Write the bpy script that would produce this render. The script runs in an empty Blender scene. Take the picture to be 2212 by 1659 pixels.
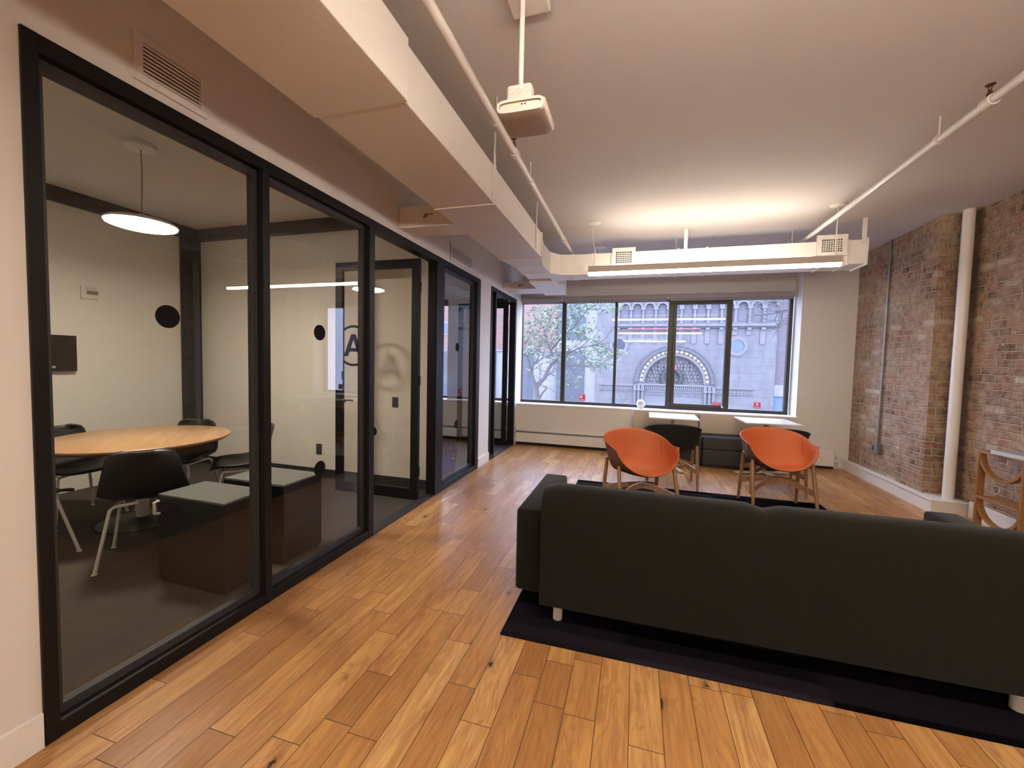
import bpy, bmesh, math, random
from mathutils import Vector, Matrix
PI = math.pi
sc = bpy.context.scene
COL = sc.collection
rnd = random.Random(7)

# ------------------------------------------------------------------ camera
FPX, CX, CY = 898.0, 1106.0, 829.5
YAW, PITCH, ROLL, HC = math.radians(16.53), math.radians(-2.87), math.radians(1.27), 1.45
_f0 = Vector((-math.sin(YAW), math.cos(YAW), 0)); _r0 = Vector((math.cos(YAW), math.sin(YAW), 0)); _u0 = Vector((0, 0, 1))
_f = _f0 * math.cos(PITCH) + _u0 * math.sin(PITCH); _u1 = _u0 * math.cos(PITCH) - _f0 * math.sin(PITCH)
_r = _r0 * math.cos(ROLL) + _u1 * math.sin(ROLL); _u = _u1 * math.cos(ROLL) - _r0 * math.sin(ROLL)
cam_d = bpy.data.cameras.new('camera'); cam = bpy.data.objects.new('camera', cam_d); COL.objects.link(cam)
cam.matrix_world = Matrix(((_r.x, _u.x, -_f.x, 0), (_r.y, _u.y, -_f.y, 0), (_r.z, _u.z, -_f.z, HC), (0, 0, 0, 1)))
cam_d.sensor_fit = 'HORIZONTAL'; cam_d.sensor_width = 36; cam_d.lens = FPX / 2212 * 36
cam_d.clip_start = 0.05; cam_d.clip_end = 200
sc.camera = cam

def at(px, py, Y):
    """point of the place at depth Y seen at a photograph pixel (used for measuring only)"""
    d = _r * ((px - CX) / FPX) - _u * ((py - CY) / FPX) + _f
    return Vector((0, 0, HC)) + d * (Y / d.y)

# ------------------------------------------------------------------ world, exposure, light levels
W_SKY = 12.5                       # overcast daylight
SKY_COL = (0.60, 0.70, 1.0)
LAMP_COL = (1.0, 0.87, 0.71)
LAMPS = ((4.98, 44.0, 48.0), (.80, 25.0, 145.0), (-3.65, 55.0, 225.0))   # linear pendants: place, glow of upper and lower strip
E_DISC = 108.0                     # meeting room pendant
w = bpy.data.worlds.new('sky'); sc.world = w; w.use_nodes = True
wn = w.node_tree.nodes; wl = w.node_tree.links
bg = wn['Background']; bg.inputs[1].default_value = W_SKY
_tc = wn.new('ShaderNodeTexCoord'); _sep = wn.new('ShaderNodeSeparateXYZ'); _cr = wn.new('ShaderNodeValToRGB')
wl.new(_tc.outputs['Generated'], _sep.inputs[0]); wl.new(_sep.outputs['Z'], _cr.inputs[0]); wl.new(_cr.outputs[0], bg.inputs[0])
_cr.color_ramp.elements[0].position = 0.0; _cr.color_ramp.elements[0].color = (SKY_COL[0] * .8, SKY_COL[1] * .8, SKY_COL[2] * .85, 1)
_cr.color_ramp.elements[1].position = 0.5; _cr.color_ramp.elements[1].color = (*SKY_COL, 1)
sc.view_settings.view_transform = 'Standard'; sc.view_settings.look = 'None'
sc.view_settings.exposure = 0.0; sc.view_settings.gamma = 1.0; sc.view_settings.use_curve_mapping = False
sc.cycles.max_bounces = 10; sc.cycles.diffuse_bounces = 5; sc.cycles.glossy_bounces = 5
sc.cycles.transparent_max_bounces = 24; sc.cycles.sample_clamp_indirect = 6.0
sc.cycles.caustics_reflective = False; sc.cycles.caustics_refractive = False

XR, XP = 3.27, 3.03               # brick wall face and brick pier face
# ------------------------------------------------------------------ materials
def new_mat(name):
    m = bpy.data.materials.new(name); m.use_nodes = True
    nt = m.node_tree
    return m, nt, nt.nodes['Principled BSDF']

def node(nt, kind, **kw):
    n = nt.nodes.new(kind)
    for k, v in kw.items():
        if k.startswith('in_'):
            n.inputs[int(k[3:])].default_value = v
        else:
            setattr(n, k, v)
    return n

def link(nt, a, b): nt.links.new(a, b)

def math_n(nt, op, a, b=None, clamp=False):
    n = nt.nodes.new('ShaderNodeMath'); n.operation = op; n.use_clamp = clamp
    for i, v in enumerate((a, b)):
        if v is None: continue
        if isinstance(v, (int, float)): n.inputs[i].default_value = v
        else: nt.links.new(v, n.inputs[i])
    return n.outputs[0]

def mixc(nt, fac, a, b, mode='MIX'):
    n = nt.nodes.new('ShaderNodeMix'); n.data_type = 'RGBA'; n.blend_type = mode
    for i, v in ((0, fac), (6, a), (7, b)):
        if isinstance(v, (int, float)): n.inputs[i].default_value = v
        elif isinstance(v, (tuple, list)): n.inputs[i].default_value = (*v[:3], 1)
        else: nt.links.new(v, n.inputs[i])
    return n.outputs[2]

def ramp(nt, fac, stops):
    n = nt.nodes.new('ShaderNodeValToRGB'); cr = n.color_ramp
    while len(cr.elements) < len(stops): cr.elements.new(0.5)
    for e, (p, c) in zip(cr.elements, stops):
        e.position = p; e.color = (*c[:3], 1) if isinstance(c, (tuple, list)) else (c, c, c, 1)
    nt.links.new(fac, n.inputs[0])
    return n.outputs[0]

def noise(nt, vec, scale, detail=3, rough=.55, dist=0.0):
    n = nt.nodes.new('ShaderNodeTexNoise'); n.inputs['Scale'].default_value = scale
    n.inputs['Detail'].default_value = detail; n.inputs['Roughness'].default_value = rough; n.inputs['Distortion'].default_value = dist
    if vec is not None: nt.links.new(vec, n.inputs['Vector'])
    return n

def mapping(nt, vec, scale=(1, 1, 1), loc=(0, 0, 0)):
    n = nt.nodes.new('ShaderNodeMapping'); n.inputs['Scale'].default_value = scale; n.inputs['Location'].default_value = loc
    nt.links.new(vec, n.inputs['Vector']); return n.outputs[0]

def bump(nt, bsdf, height, strength=.3, dist=.01):
    n = nt.nodes.new('ShaderNodeBump'); n.inputs['Strength'].default_value = strength; n.inputs['Distance'].default_value = dist
    nt.links.new(height, n.inputs['Height']); nt.links.new(n.outputs[0], bsdf.inputs['Normal'])

def PM(name, c, rough=.5, metal=0.0, var=.05, scale=6.0, bmp=0.0, bscale=None, stretch=(1, 1, 1), coat=0.0, spec=.5, dist=.004):
    """plain procedural material: base colour broken up by noise, optional fine bump"""
    m, nt, b = new_mat(name)
    tc = node(nt, 'ShaderNodeTexCoord').outputs['Object']
    v = mapping(nt, tc, stretch)
    n = noise(nt, v, scale)
    col = mixc(nt, n.outputs[0], tuple(x * (1 - var) for x in c), tuple(min(1, x * (1 + var)) for x in c))
    link(nt, col, b.inputs['Base Color'])
    b.inputs['Roughness'].default_value = rough; b.inputs['Metallic'].default_value = metal
    b.inputs['Coat Weight'].default_value = coat; b.inputs['Specular IOR Level'].default_value = spec
    if bmp:
        n2 = noise(nt, v, bscale or scale * 8, 2)
        bump(nt, b, n2.outputs[0], bmp, dist)
    return m

def EM(name, c, s):
    m = bpy.data.materials.new(name); m.use_nodes = True; nt = m.node_tree; nt.nodes.clear()
    o = node(nt, 'ShaderNodeOutputMaterial'); e = node(nt, 'ShaderNodeEmission')
    e.inputs[0].default_value = (*c, 1); e.inputs[1].default_value = s
    link(nt, e.outputs[0], o.inputs[0]); return m

def GL(name, tint=(.93, .95, .94), ior=1.5, rough=0.0):
    """thin sheet glass: clear, mirroring more at grazing angles"""
    m = bpy.data.materials.new(name); m.use_nodes = True; nt = m.node_tree; nt.nodes.clear()
    o = node(nt, 'ShaderNodeOutputMaterial'); t = node(nt, 'ShaderNodeBsdfTransparent'); g = node(nt, 'ShaderNodeBsdfGlossy')
    t.inputs[0].default_value = (*tint, 1); g.inputs['Roughness'].default_value = rough; g.inputs[0].default_value = (1, 1, 1, 1)
    fr = node(nt, 'ShaderNodeFresnel'); fr.inputs[0].default_value = ior
    geo = node(nt, 'ShaderNodeNewGeometry')
    iorv = math_n(nt, 'ADD', math_n(nt, 'MULTIPLY', geo.outputs['Backfacing'], 1 / ior - ior), ior)
    link(nt, iorv, fr.inputs[0])
    # a back face met from inside the sheet reflects as weakly as the front one
    fac = math_n(nt, 'MULTIPLY', fr.outputs[0], math_n(nt, 'SUBTRACT', 1.0, geo.outputs['Backfacing']))
    mx = node(nt, 'ShaderNodeMixShader')
    link(nt, fac, mx.inputs[0]); link(nt, t.outputs[0], mx.inputs[1]); link(nt, g.outputs[0], mx.inputs[2])
    link(nt, mx.outputs[0], o.inputs[0]); return m

def wood_floor():
    m, nt, b = new_mat('oak_planks')
    tc = node(nt, 'ShaderNodeTexCoord').outputs['Object']
    s = node(nt, 'ShaderNodeSeparateXYZ'); link(nt, tc, s.inputs[0])
    PW = .131
    rx = math_n(nt, 'DIVIDE', math_n(nt, 'ADD', s.outputs[0], 20.02), PW)
    row = math_n(nt, 'FLOOR', rx); fx = math_n(nt, 'FRACT', rx)
    wr = node(nt, 'ShaderNodeTexWhiteNoise', noise_dimensions='1D'); link(nt, row, wr.inputs['W'])
    wr2 = node(nt, 'ShaderNodeTexWhiteNoise', noise_dimensions='1D'); link(nt, math_n(nt, 'ADD', row, 77.7), wr2.inputs['W'])
    L = math_n(nt, 'ADD', math_n(nt, 'MULTIPLY', wr2.outputs['Value'], .55), .75)
    ry = math_n(nt, 'DIVIDE', math_n(nt, 'ADD', s.outputs[1], math_n(nt, 'ADD', math_n(nt, 'MULTIPLY', wr.outputs['Value'], 3.0), 20.0)), L)
    # uneven plank lengths: every second joint slides
    cell0 = math_n(nt, 'FLOOR', ry)
    cy = math_n(nt, 'FRACT', ry)
    cut = math_n(nt, 'ADD', math_n(nt, 'MULTIPLY', wr.outputs['Value'], .5), .25)
    half = math_n(nt, 'GREATER_THAN', cy, cut)
    odd = math_n(nt, 'MODULO', cell0, 3.0)
    split = math_n(nt, 'MULTIPLY', half, math_n(nt, 'LESS_THAN', odd, 0.5))
    pid = node(nt, 'ShaderNodeCombineXYZ'); link(nt, row, pid.inputs[0]); link(nt, cell0, pid.inputs[1]); link(nt, split, pid.inputs[2])
    wn_ = node(nt, 'ShaderNodeTexWhiteNoise', noise_dimensions='3D'); link(nt, pid.outputs[0], wn_.inputs['Vector'])
    # grain coordinates shifted per plank
    sh = node(nt, 'ShaderNodeVectorMath', operation='MULTIPLY_ADD'); link(nt, wn_.outputs['Color'], sh.inputs[0])
    sh.inputs[1].default_value = (9, 9, 9); link(nt, tc, sh.inputs[2])
    g1 = noise(nt, mapping(nt, sh.outputs[0], (24, 2.0, 1)), 1.0, 5, .62, .9)
    g2 = noise(nt, mapping(nt, sh.outputs[0], (90, 5, 1)), 1.0, 3, .6, .3)
    g3 = noise(nt, mapping(nt, sh.outputs[0], (5, 1.6, 1)), 1.0, 3, .5, 1.2)
    n4 = noise(nt, mapping(nt, sh.outputs[0], (8.5, 1.1, 1)), 1.0, 3, .45, .5)
    rings = math_n(nt, 'ADD', math_n(nt, 'MULTIPLY', math_n(nt, 'SINE', math_n(nt, 'MULTIPLY', n4.outputs[0], 95.0)), .5), .5)
    base = ramp(nt, wn_.outputs['Value'], [(0, (.31, .148, .050)), (.22, (.44, .232, .082)), (.5, (.53, .295, .106)), (.78, (.59, .35, .135)), (1, (.70, .46, .205))])
    col = mixc(nt, math_n(nt, 'MULTIPLY', ramp(nt, g1.outputs[0], [(.36, 0), (.68, 1)]), .72), base, (.285, .13, .052))
    col = mixc(nt, math_n(nt, 'MULTIPLY', ramp(nt, g3.outputs[0], [(.48, 0), (.70, 1)]), .62), col, (.30, .145, .062))
    col = mixc(nt, math_n(nt, 'MULTIPLY', ramp(nt, g2.outputs[0], [(.35, 1), (.6, 0)]), .18), col, (.70, .46, .25))
    col = mixc(nt, math_n(nt, 'MULTIPLY', ramp(nt, rings, [(.45, 0), (.95, 1)]), ramp(nt, g3.outputs[0], [(.35, .06), (.65, .62)])), col, (.30, .135, .05))
    # knots
    vo = node(nt, 'ShaderNodeTexVoronoi'); link(nt, mapping(nt, sh.outputs[0], (6.5, 3.0, 1)), vo.inputs['Vector']); vo.inputs['Scale'].default_value = 1.0
    wk = node(nt, 'ShaderNodeSeparateColor'); link(nt, vo.outputs['Color'], wk.inputs[0])
    ks = math_n(nt, 'MULTIPLY', math_n(nt, 'POWER', wk.outputs[0], 2.5), .30)
    kd = math_n(nt, 'DIVIDE', vo.outputs['Distance'], math_n(nt, 'ADD', ks, .012))
    kn = noise(nt, sh.outputs[0], 60, 2)
    kd = math_n(nt, 'ADD', kd, math_n(nt, 'MULTIPLY', math_n(nt, 'SUBTRACT', kn.outputs[0], .5), .8))
    halo = ramp(nt, kd, [(.30, .85), (1.0, 0)])
    col = mixc(nt, math_n(nt, 'MULTIPLY', halo, .75), col, (.20, .085, .035))
    col = mixc(nt, ramp(nt, kd, [(.22, 1), (.40, 0)]), col, (.025, .014, .01))
    # joints
    ex = math_n(nt, 'MULTIPLY', math_n(nt, 'MINIMUM', fx, math_n(nt, 'SUBTRACT', 1.0, fx)), PW)
    ey = math_n(nt, 'MULTIPLY', math_n(nt, 'MINIMUM', cy, math_n(nt, 'SUBTRACT', 1.0, cy)), L)
    e2 = math_n(nt, 'ADD', math_n(nt, 'MULTIPLY', math_n(nt, 'ABSOLUTE', math_n(nt, 'SUBTRACT', cy, cut)), L), math_n(nt, 'MULTIPLY', math_n(nt, 'GREATER_THAN', odd, 0.5), 9.0))
    edge = math_n(nt, 'MINIMUM', math_n(nt, 'MINIMUM', ex, ey), e2)
    jn = ramp(nt, math_n(nt, 'MULTIPLY', edge, 100.0), [(.08, 1), (.22, 0)])
    col = mixc(nt, math_n(nt, 'MULTIPLY', jn, .95), col, (.06, .028, .013))
    col = mixc(nt, 1.0, col, (.95, .88, .82), 'MULTIPLY')
    link(nt, col, b.inputs['Base Color'])
    ro = math_n(nt, 'ADD', math_n(nt, 'MULTIPLY', g1.outputs[0], .16), .27)
    link(nt, ro, b.inputs['Roughness']); b.inputs['Specular IOR Level'].default_value = .25
    hh = math_n(nt, 'SUBTRACT', math_n(nt, 'MULTIPLY', g1.outputs[0], .25), jn)
    bump(nt, b, hh, .25, .004)
    return m

def brick_wall():
    m, nt, b = new_mat('old_brick')
    tc = node(nt, 'ShaderNodeTexCoord').outputs['Object']
    s = node(nt, 'ShaderNodeSeparateXYZ'); link(nt, tc, s.inputs[0])
    u = math_n(nt, 'ADD', s.outputs[0], s.outputs[1])
    cb = node(nt, 'ShaderNodeCombineXYZ'); link(nt, u, cb.inputs[0]); link(nt, s.outputs[2], cb.inputs[1])
    wob = noise(nt, tc, 7, 3); wob2 = noise(nt, tc, 1.3, 2)
    off = node(nt, 'ShaderNodeVectorMath', operation='MULTIPLY_ADD'); link(nt, wob.outputs['Color'], off.inputs[0]); off.inputs[1].default_value = (.060, .030, 0); link(nt, cb.outputs[0], off.inputs[2])
    off2 = node(nt, 'ShaderNodeVectorMath', operation='MULTIPLY_ADD'); link(nt, wob2.outputs['Color'], off2.inputs[0]); off2.inputs[1].default_value = (.05, .035, 0); link(nt, off.outputs[0], off2.inputs[2])
    bk = node(nt, 'ShaderNodeTexBrick', offset=.5, squash=.62, squash_frequency=5)
    link(nt, off2.outputs[0], bk.inputs['Vector'])
    bk.inputs['Color1'].default_value = (0, 0, 0, 1); bk.inputs['Color2'].default_value = (1, 1, 1, 1); bk.inputs['Mortar'].default_value = (.5, .5, .5, 1)
    bk.inputs['Scale'].default_value = 1.0; bk.inputs['Mortar Size'].default_value = .009; bk.inputs['Mortar Smooth'].default_value = .6
    bk.inputs['Brick Width'].default_value = .205; bk.inputs['Row Height'].default_value = .0735; bk.inputs['Bias'].default_value = 0
    rv = node(nt, 'ShaderNodeSeparateColor'); link(nt, bk.outputs['Color'], rv.inputs[0])
    brick = ramp(nt, rv.outputs[0], [(0, (.085, .040, .028)), (.18, (.17, .075, .048)), (.45, (.25, .115, .072)), (.7, (.32, .16, .10)), (.88, (.30, .085, .055)), (.955, (.36, .21, .14)), (.985, (.62, .55, .45))])
    n1 = noise(nt, tc, 14, 4, .65); n2 = noise(nt, tc, 42, 3, .6); n3 = noise(nt, tc, 1.7, 3, .6)
    brick = mixc(nt, math_n(nt, 'MULTIPLY', ramp(nt, n2.outputs[0], [(.35, 1), (.62, 0)]), .55), brick, (.10, .055, .04))
    mortar = mixc(nt, n2.outputs[0], (.40, .30, .205), (.60, .47, .335))
    smear = math_n(nt, 'MULTIPLY', ramp(nt, math_n(nt, 'ADD', math_n(nt, 'MULTIPLY', n1.outputs[0], .7), math_n(nt, 'MULTIPLY', n3.outputs[0], .5)), [(.44, 0), (.74, 1)]), .92)
    fac = math_n(nt, 'MAXIMUM', bk.outputs['Fac'], smear)
    col = mixc(nt, fac, brick, mortar)
    spl = noise(nt, mapping(nt, tc, (1, 1, 2.2)), 9.0, 2, .5)
    col = mixc(nt, ramp(nt, spl.outputs[0], [(.745, 0), (.765, .8)]), col, (.72, .68, .60))
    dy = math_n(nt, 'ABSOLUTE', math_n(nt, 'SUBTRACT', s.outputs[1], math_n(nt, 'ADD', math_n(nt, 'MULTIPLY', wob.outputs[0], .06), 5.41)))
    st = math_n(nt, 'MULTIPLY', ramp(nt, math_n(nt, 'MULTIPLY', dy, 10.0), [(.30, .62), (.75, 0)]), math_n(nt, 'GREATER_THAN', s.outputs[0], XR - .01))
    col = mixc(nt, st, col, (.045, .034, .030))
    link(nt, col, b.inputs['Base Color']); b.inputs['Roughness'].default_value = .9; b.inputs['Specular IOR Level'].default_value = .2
    h = math_n(nt, 'SUBTRACT', math_n(nt, 'ADD', math_n(nt, 'MULTIPLY', n2.outputs[0], .5), math_n(nt, 'MULTIPLY', n1.outputs[0], .6)), math_n(nt, 'MULTIPLY', bk.outputs['Fac'], .8))
    bump(nt, b, h, .9, .02)
    return m

def carpet():
    m, nt, b = new_mat('grey_carpet')
    tc = node(nt, 'ShaderNodeTexCoord').outputs['Object']
    n1 = noise(nt, mapping(nt, tc, (1, 5, 1)), 22, 4, .7); n2 = noise(nt, tc, 260, 2)
    col = mixc(nt, n1.outputs[0], (.048, .041, .035), (.105, .092, .08))
    col = mixc(nt, math_n(nt, 'MULTIPLY', n2.outputs[0], .5), col, (.10, .09, .08))
    link(nt, col, b.inputs['Base Color']); b.inputs['Roughness'].default_value = .95; b.inputs['Specular IOR Level'].default_value = .1
    bump(nt, b, n2.outputs[0], .6, .006); return m

def fabric(name, c1, c2, scale=420, bmp=.35, sheen=.0):
    m, nt, b = new_mat(name)
    tc = node(nt, 'ShaderNodeTexCoord').outputs['Object']
    n1 = noise(nt, tc, scale, 2, .6); n0 = noise(nt, tc, 5, 2)
    wv = noise(nt, mapping(nt, tc, (1, 1, 3)), scale * .5, 1)
    col = mixc(nt, ramp(nt, n1.outputs[0], [(.3, 0), (.7, 1)]), c1, c2)
    col = mixc(nt, math_n(nt, 'MULTIPLY', n0.outputs[0], .2), col, c1)
    link(nt, col, b.inputs['Base Color']); b.inputs['Roughness'].default_value = .95; b.inputs['Specular IOR Level'].default_value = .04
    b.inputs['Sheen Weight'].default_value = sheen
    bump(nt, b, wv.outputs[0], bmp, .003); return m

def rug_mat():
    m, nt, b = new_mat('striped_rug')
    tc = node(nt, 'ShaderNodeTexCoord').outputs['Object']
    s = node(nt, 'ShaderNodeSeparateXYZ'); link(nt, tc, s.inputs[0])
    wb = noise(nt, tc, 3, 2)
    y = math_n(nt, 'ADD', s.outputs[1], math_n(nt, 'MULTIPLY', wb.outputs[0], .03))
    bands = noise(nt, None, 1.0); 
    cy = node(nt, 'ShaderNodeCombineXYZ'); link(nt, math_n(nt, 'FLOOR', math_n(nt, 'MULTIPLY', y, 11.0)), cy.inputs[0])
    xr = math_n(nt, 'FLOOR', math_n(nt, 'MULTIPLY', s.outputs[0], 1.15)); link(nt, xr, cy.inputs[1])
    wn_ = node(nt, 'ShaderNodeTexWhiteNoise', noise_dimensions='3D'); link(nt, cy.outputs[0], wn_.inputs['Vector'])
    col = ramp(nt, wn_.outputs['Value'], [(0, (.0015, .0015, .002)), (.5, (.003, .003, .004)), (.72, (.013, .011, .017)), (1, (.028, .023, .034))])
    n2 = noise(nt, tc, 240, 2)
    col = mixc(nt, math_n(nt, 'MULTIPLY', n2.outputs[0], .5), col, (.002, .002, .003))
    link(nt, col, b.inputs['Base Color']); b.inputs['Roughness'].default_value = .95; b.inputs['Specular IOR Level'].default_value = .02
    nt.nodes.remove(bands)
    bump(nt, b, n2.outputs[0], .6, .006); return m

def wood(name, c1, c2, axis=2, scale=14, rough=.4):
    m, nt, b = new_mat(name)
    tc = node(nt, 'ShaderNodeTexCoord').outputs['Object']
    st = [scale * 2.2] * 3; st[axis] = scale * .16
    g = noise(nt, mapping(nt, tc, tuple(st)), 1.0, 4, .6, .6); g2 = noise(nt, mapping(nt, tc, tuple(x * 4 for x in st)), 1.0, 2)
    col = mixc(nt, ramp(nt, g.outputs[0], [(.3, 0), (.72, 1)]), c1, c2)
    col = mixc(nt, math_n(nt, 'MULTIPLY', g2.outputs[0], .35), col, c1)
    link(nt, col, b.inputs['Base Color']); b.inputs['Roughness'].default_value = rough
    bump(nt, b, g2.outputs[0], .12, .002); return m

def stone(name, c1, c2, block=(1.1, .42)):
    """ashlar: blocks with thin joints and weathering"""
    m, nt, b = new_mat(name)
    tc = node(nt, 'ShaderNodeTexCoord').outputs['Object']
    s = node(nt, 'ShaderNodeSeparateXYZ'); link(nt, tc, s.inputs[0])
    cb = node(nt, 'ShaderNodeCombineXYZ'); link(nt, s.outputs[0], cb.inputs[0]); link(nt, s.outputs[2], cb.inputs[1])
    bk = node(nt, 'ShaderNodeTexBrick'); link(nt, cb.outputs[0], bk.inputs['Vector']); bk.inputs['Scale'].default_value = 1.0
    bk.inputs['Brick Width'].default_value = block[0]; bk.inputs['Row Height'].default_value = block[1]; bk.inputs['Mortar Size'].default_value = .008
    bk.inputs['Color1'].default_value = (*c1, 1); bk.inputs['Color2'].default_value = (*c2, 1); bk.inputs['Mortar'].default_value = tuple(x * .72 for x in c1) + (1,)
    n = noise(nt, mapping(nt, tc, (1.6, 1, .5)), 1.6, 5, .62)
    col = mixc(nt, ramp(nt, n.outputs[0], [(.42, 0), (.72, .55)]), bk.outputs['Color'], tuple(x * .62 for x in c1))
    link(nt, col, b.inputs['Base Color']); b.inputs['Roughness'].default_value = .9
    bump(nt, b, n.outputs[0], .3, .02); return m

def small_brick(name, c1, c2, mo, bw=.42, bh=.14):
    m, nt, b = new_mat(name)
    tc = node(nt, 'ShaderNodeTexCoord').outputs['Object']
    s = node(nt, 'ShaderNodeSeparateXYZ'); link(nt, tc, s.inputs[0])
    cb = node(nt, 'ShaderNodeCombineXYZ'); link(nt, math_n(nt, 'ADD', s.outputs[0], s.outputs[1]), cb.inputs[0]); link(nt, s.outputs[2], cb.inputs[1])
    bk = node(nt, 'ShaderNodeTexBrick'); link(nt, cb.outputs[0], bk.inputs['Vector']); bk.inputs['Scale'].default_value = 1.0
    bk.inputs['Brick Width'].default_value = bw; bk.inputs['Row Height'].default_value = bh; bk.inputs['Mortar Size'].default_value = .012
    bk.inputs['Color1'].default_value = (*c1, 1); bk.inputs['Color2'].default_value = (*c2, 1); bk.inputs['Mortar'].default_value = (*mo, 1)
    n = noise(nt, tc, 3.0, 3)
    col = mixc(nt, math_n(nt, 'MULTIPLY', n.outputs[0], .5), bk.outputs['Color'], mo)
    link(nt, col, b.inputs['Base Color']); b.inputs['Roughness'].default_value = .9; return m

WALL = PM('wall_paint', (.73, .69, .655), .7, var=.02, scale=3, bmp=.08, bscale=160, dist=.002)
CEIL = PM('ceiling_paint', (.62, .575, .555), .8, var=.02, scale=2, bmp=.08, bscale=90, dist=.003)
MEET = PM('meeting_room_paint', (.74, .70, .635), .75, var=.02, scale=3, bmp=.06, bscale=160, dist=.002)
WHITE = PM('white_trim_paint', (.80, .765, .72), .45, var=.02, scale=5)
SILLW = PM('white_sill_paint', (.82, .80, .78), .4, var=.02, scale=5)
DUCT = PM('painted_sheet_metal', (.83, .785, .74), .42, var=.025, scale=2.5, bmp=.1, bscale=9, dist=.004)
PIPE = PM('white_pipe_paint', (.82, .78, .74), .3, var=.02, scale=8)
BLACK = PM('black_powder_coat', (.0075, .0072, .0078), .45, var=.25, scale=30, bmp=.05, bscale=300, spec=.22)
BLACK2 = PM('black_steel_paint', (.028, .026, .028), .55, var=.2, scale=20)
BLACKV = PM('matte_black_vinyl', (.006, .005, .007), .8, var=.1, scale=30, spec=.12)
BRONZE = PM('dark_bronze_window_metal', (.030, .024, .022), .45, var=.25, scale=14)
GLASS = GL('partition_glass', (.945, .935, .92))
WGLASS = GL('window_glass', (.94, .95, .96))
FLOOR = wood_floor(); BRICK = brick_wall(); CARPET = carpet(); RUG = rug_mat()
SOFA = fabric('charcoal_wool', (.0050, .0047, .0041), (.0150, .0140, .0122), sheen=.10)
BANQ = fabric('beige_upholstery', (.48, .39, .31), (.64, .53, .43), 300, .25)
DKVINYL = fabric('charcoal_seat_cloth', (.040, .040, .043), (.075, .074, .078), 260, .2)
OAK = wood('oiled_oak', (.22, .105, .045), (.42, .22, .10), 2, 16, .45)
OAKX = wood('oak_veneer_top', (.40, .225, .105), (.54, .33, .17), 0, 8, .33)
SHELFW = wood('honey_oak', (.23, .10, .030), (.36, .18, .058), 1, 14, .45)
ORANGE = PM('orange_felt', (.50, .112, .028), .62, var=.14, scale=7, bmp=.25, bscale=260, dist=.002)
ORANGEB = PM('brown_felt_underside', (.16, .060, .036), .8, var=.12, scale=9, bmp=.25, bscale=260, dist=.002)
BLKFELT = PM('black_felt', (.012, .012, .013), .75, var=.2, scale=9, bmp=.25, bscale=260, dist=.002)
BLKLEATH = PM('black_leather', (.018, .016, .016), .42, var=.2, scale=20, bmp=.2, bscale=120, dist=.002)
TOPW = PM('white_laminate', (.74, .70, .67), .3, var=.02, scale=6)
GREYM = PM('grey_steel', (.30, .29, .28), .4, .7, var=.1, scale=12)
LTMETAL = PM('white_powder_coat', (.66, .63, .58), .35, var=.04, scale=12)
CHROME = PM('brushed_chrome', (.62, .58, .50), .28, .85, var=.06, scale=20)
GALV = PM('galvanised_conduit', (.26, .26, .26), .4, .75, var=.1, scale=25)
CABTOP = PM('grey_cabinet_top', (.20, .21, .20), .35, var=.04, scale=10)
CABBLK = PM('black_cabinet_lacquer', (.013, .013, .014), .3, var=.15, scale=10)
SHADE = fabric('grey_roller_shade', (.34, .31, .32), (.42, .39, .40), 300, .1)
PLAST = PM('warm_white_plastic', (.70, .64, .59), .4, var=.02, scale=10)
PLASTG = PM('taupe_plastic', (.42, .36, .32), .5, var=.03, scale=10)
BRASS = PM('brown_sprinkler_metal', (.14, .055, .035), .4, .6, var=.15, scale=40)
DARKHOLE = PM('dark_void', (.012, .011, .010), .9, var=.1, scale=20)
FROST = PM('frosted_white_globe', (.78, .78, .78), .6, var=.02, scale=10, spec=.2)
FROST.node_tree.nodes['Principled BSDF'].inputs['Subsurface Weight'].default_value = 1.0
FROST.node_tree.nodes['Principled BSDF'].inputs['Subsurface Radius'].default_value = (.08, .08, .08)
RED = PM('red_sticker', (.66, .05, .10), .5, var=.08, scale=20)
REDSTRIP = PM('dull_red', (.26, .085, .095), .7, var=.15, scale=6)
PAPER = PM('book_paper', (.62, .60, .55), .8, var=.06, scale=60, stretch=(1, 1, 20))
COVER = PM('grey_book_cover', (.34, .35, .36), .4, var=.2, scale=14)
BLUEB = PM('blue_bin_plastic', (.040, .055, .24), .4, var=.06, scale=8)
BAG = GL('clear_bin_liner', (.78, .74, .70), 1.45, .25)
ROOFDARK = PM('asphalt', (.10, .10, .105), .9, var=.2, scale=3)
ROOFDARK2 = PM('dark_edge_stone', (.075, .072, .082), .9, var=.15, scale=4)  # darker stone tone for the thin edge bands of the arch
STONE = stone('limestone', (.112, .107, .112), (.130, .124, .127))
STONE2 = PM('carved_limestone', (.128, .121, .125), .9, var=.12, scale=4, bmp=.3, bscale=30, dist=.01)
STONED = PM('stone_shade_tone', (.10, .097, .107), .9, var=.15, scale=4)  # darker limestone copy, shade of carved and recessed parts put into its colour
RBRICK = small_brick('red_brick_house', (.145, .062, .050), (.18, .086, .066), (.175, .14, .13))
PBRICK = small_brick('dull_purple_brick', (.08, .064, .072), (.10, .08, .088), (.115, .106, .112))
PALEW = stone('pale_stucco', (.185, .175, .172), (.198, .19, .185), (2.2, 1.1))
DKGL = PM('dark_shop_glass', (.03, .036, .052), .25, var=.4, scale=.8)
BLUEGL = PM('blue_window_glass', (.058, .076, .108), .2, var=.35, scale=1.2)
SLATE = PM('slate_blue_panel', (.046, .050, .064), .6, var=.2, scale=1.5)
BLUEDOOR = PM('blue_shop_shutter', (.075, .105, .175), .6, var=.1, scale=2)
BARK = PM('bark', (.09, .083, .08), .95, var=.3, scale=14, bmp=.5, bscale=40, dist=.01)
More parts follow.
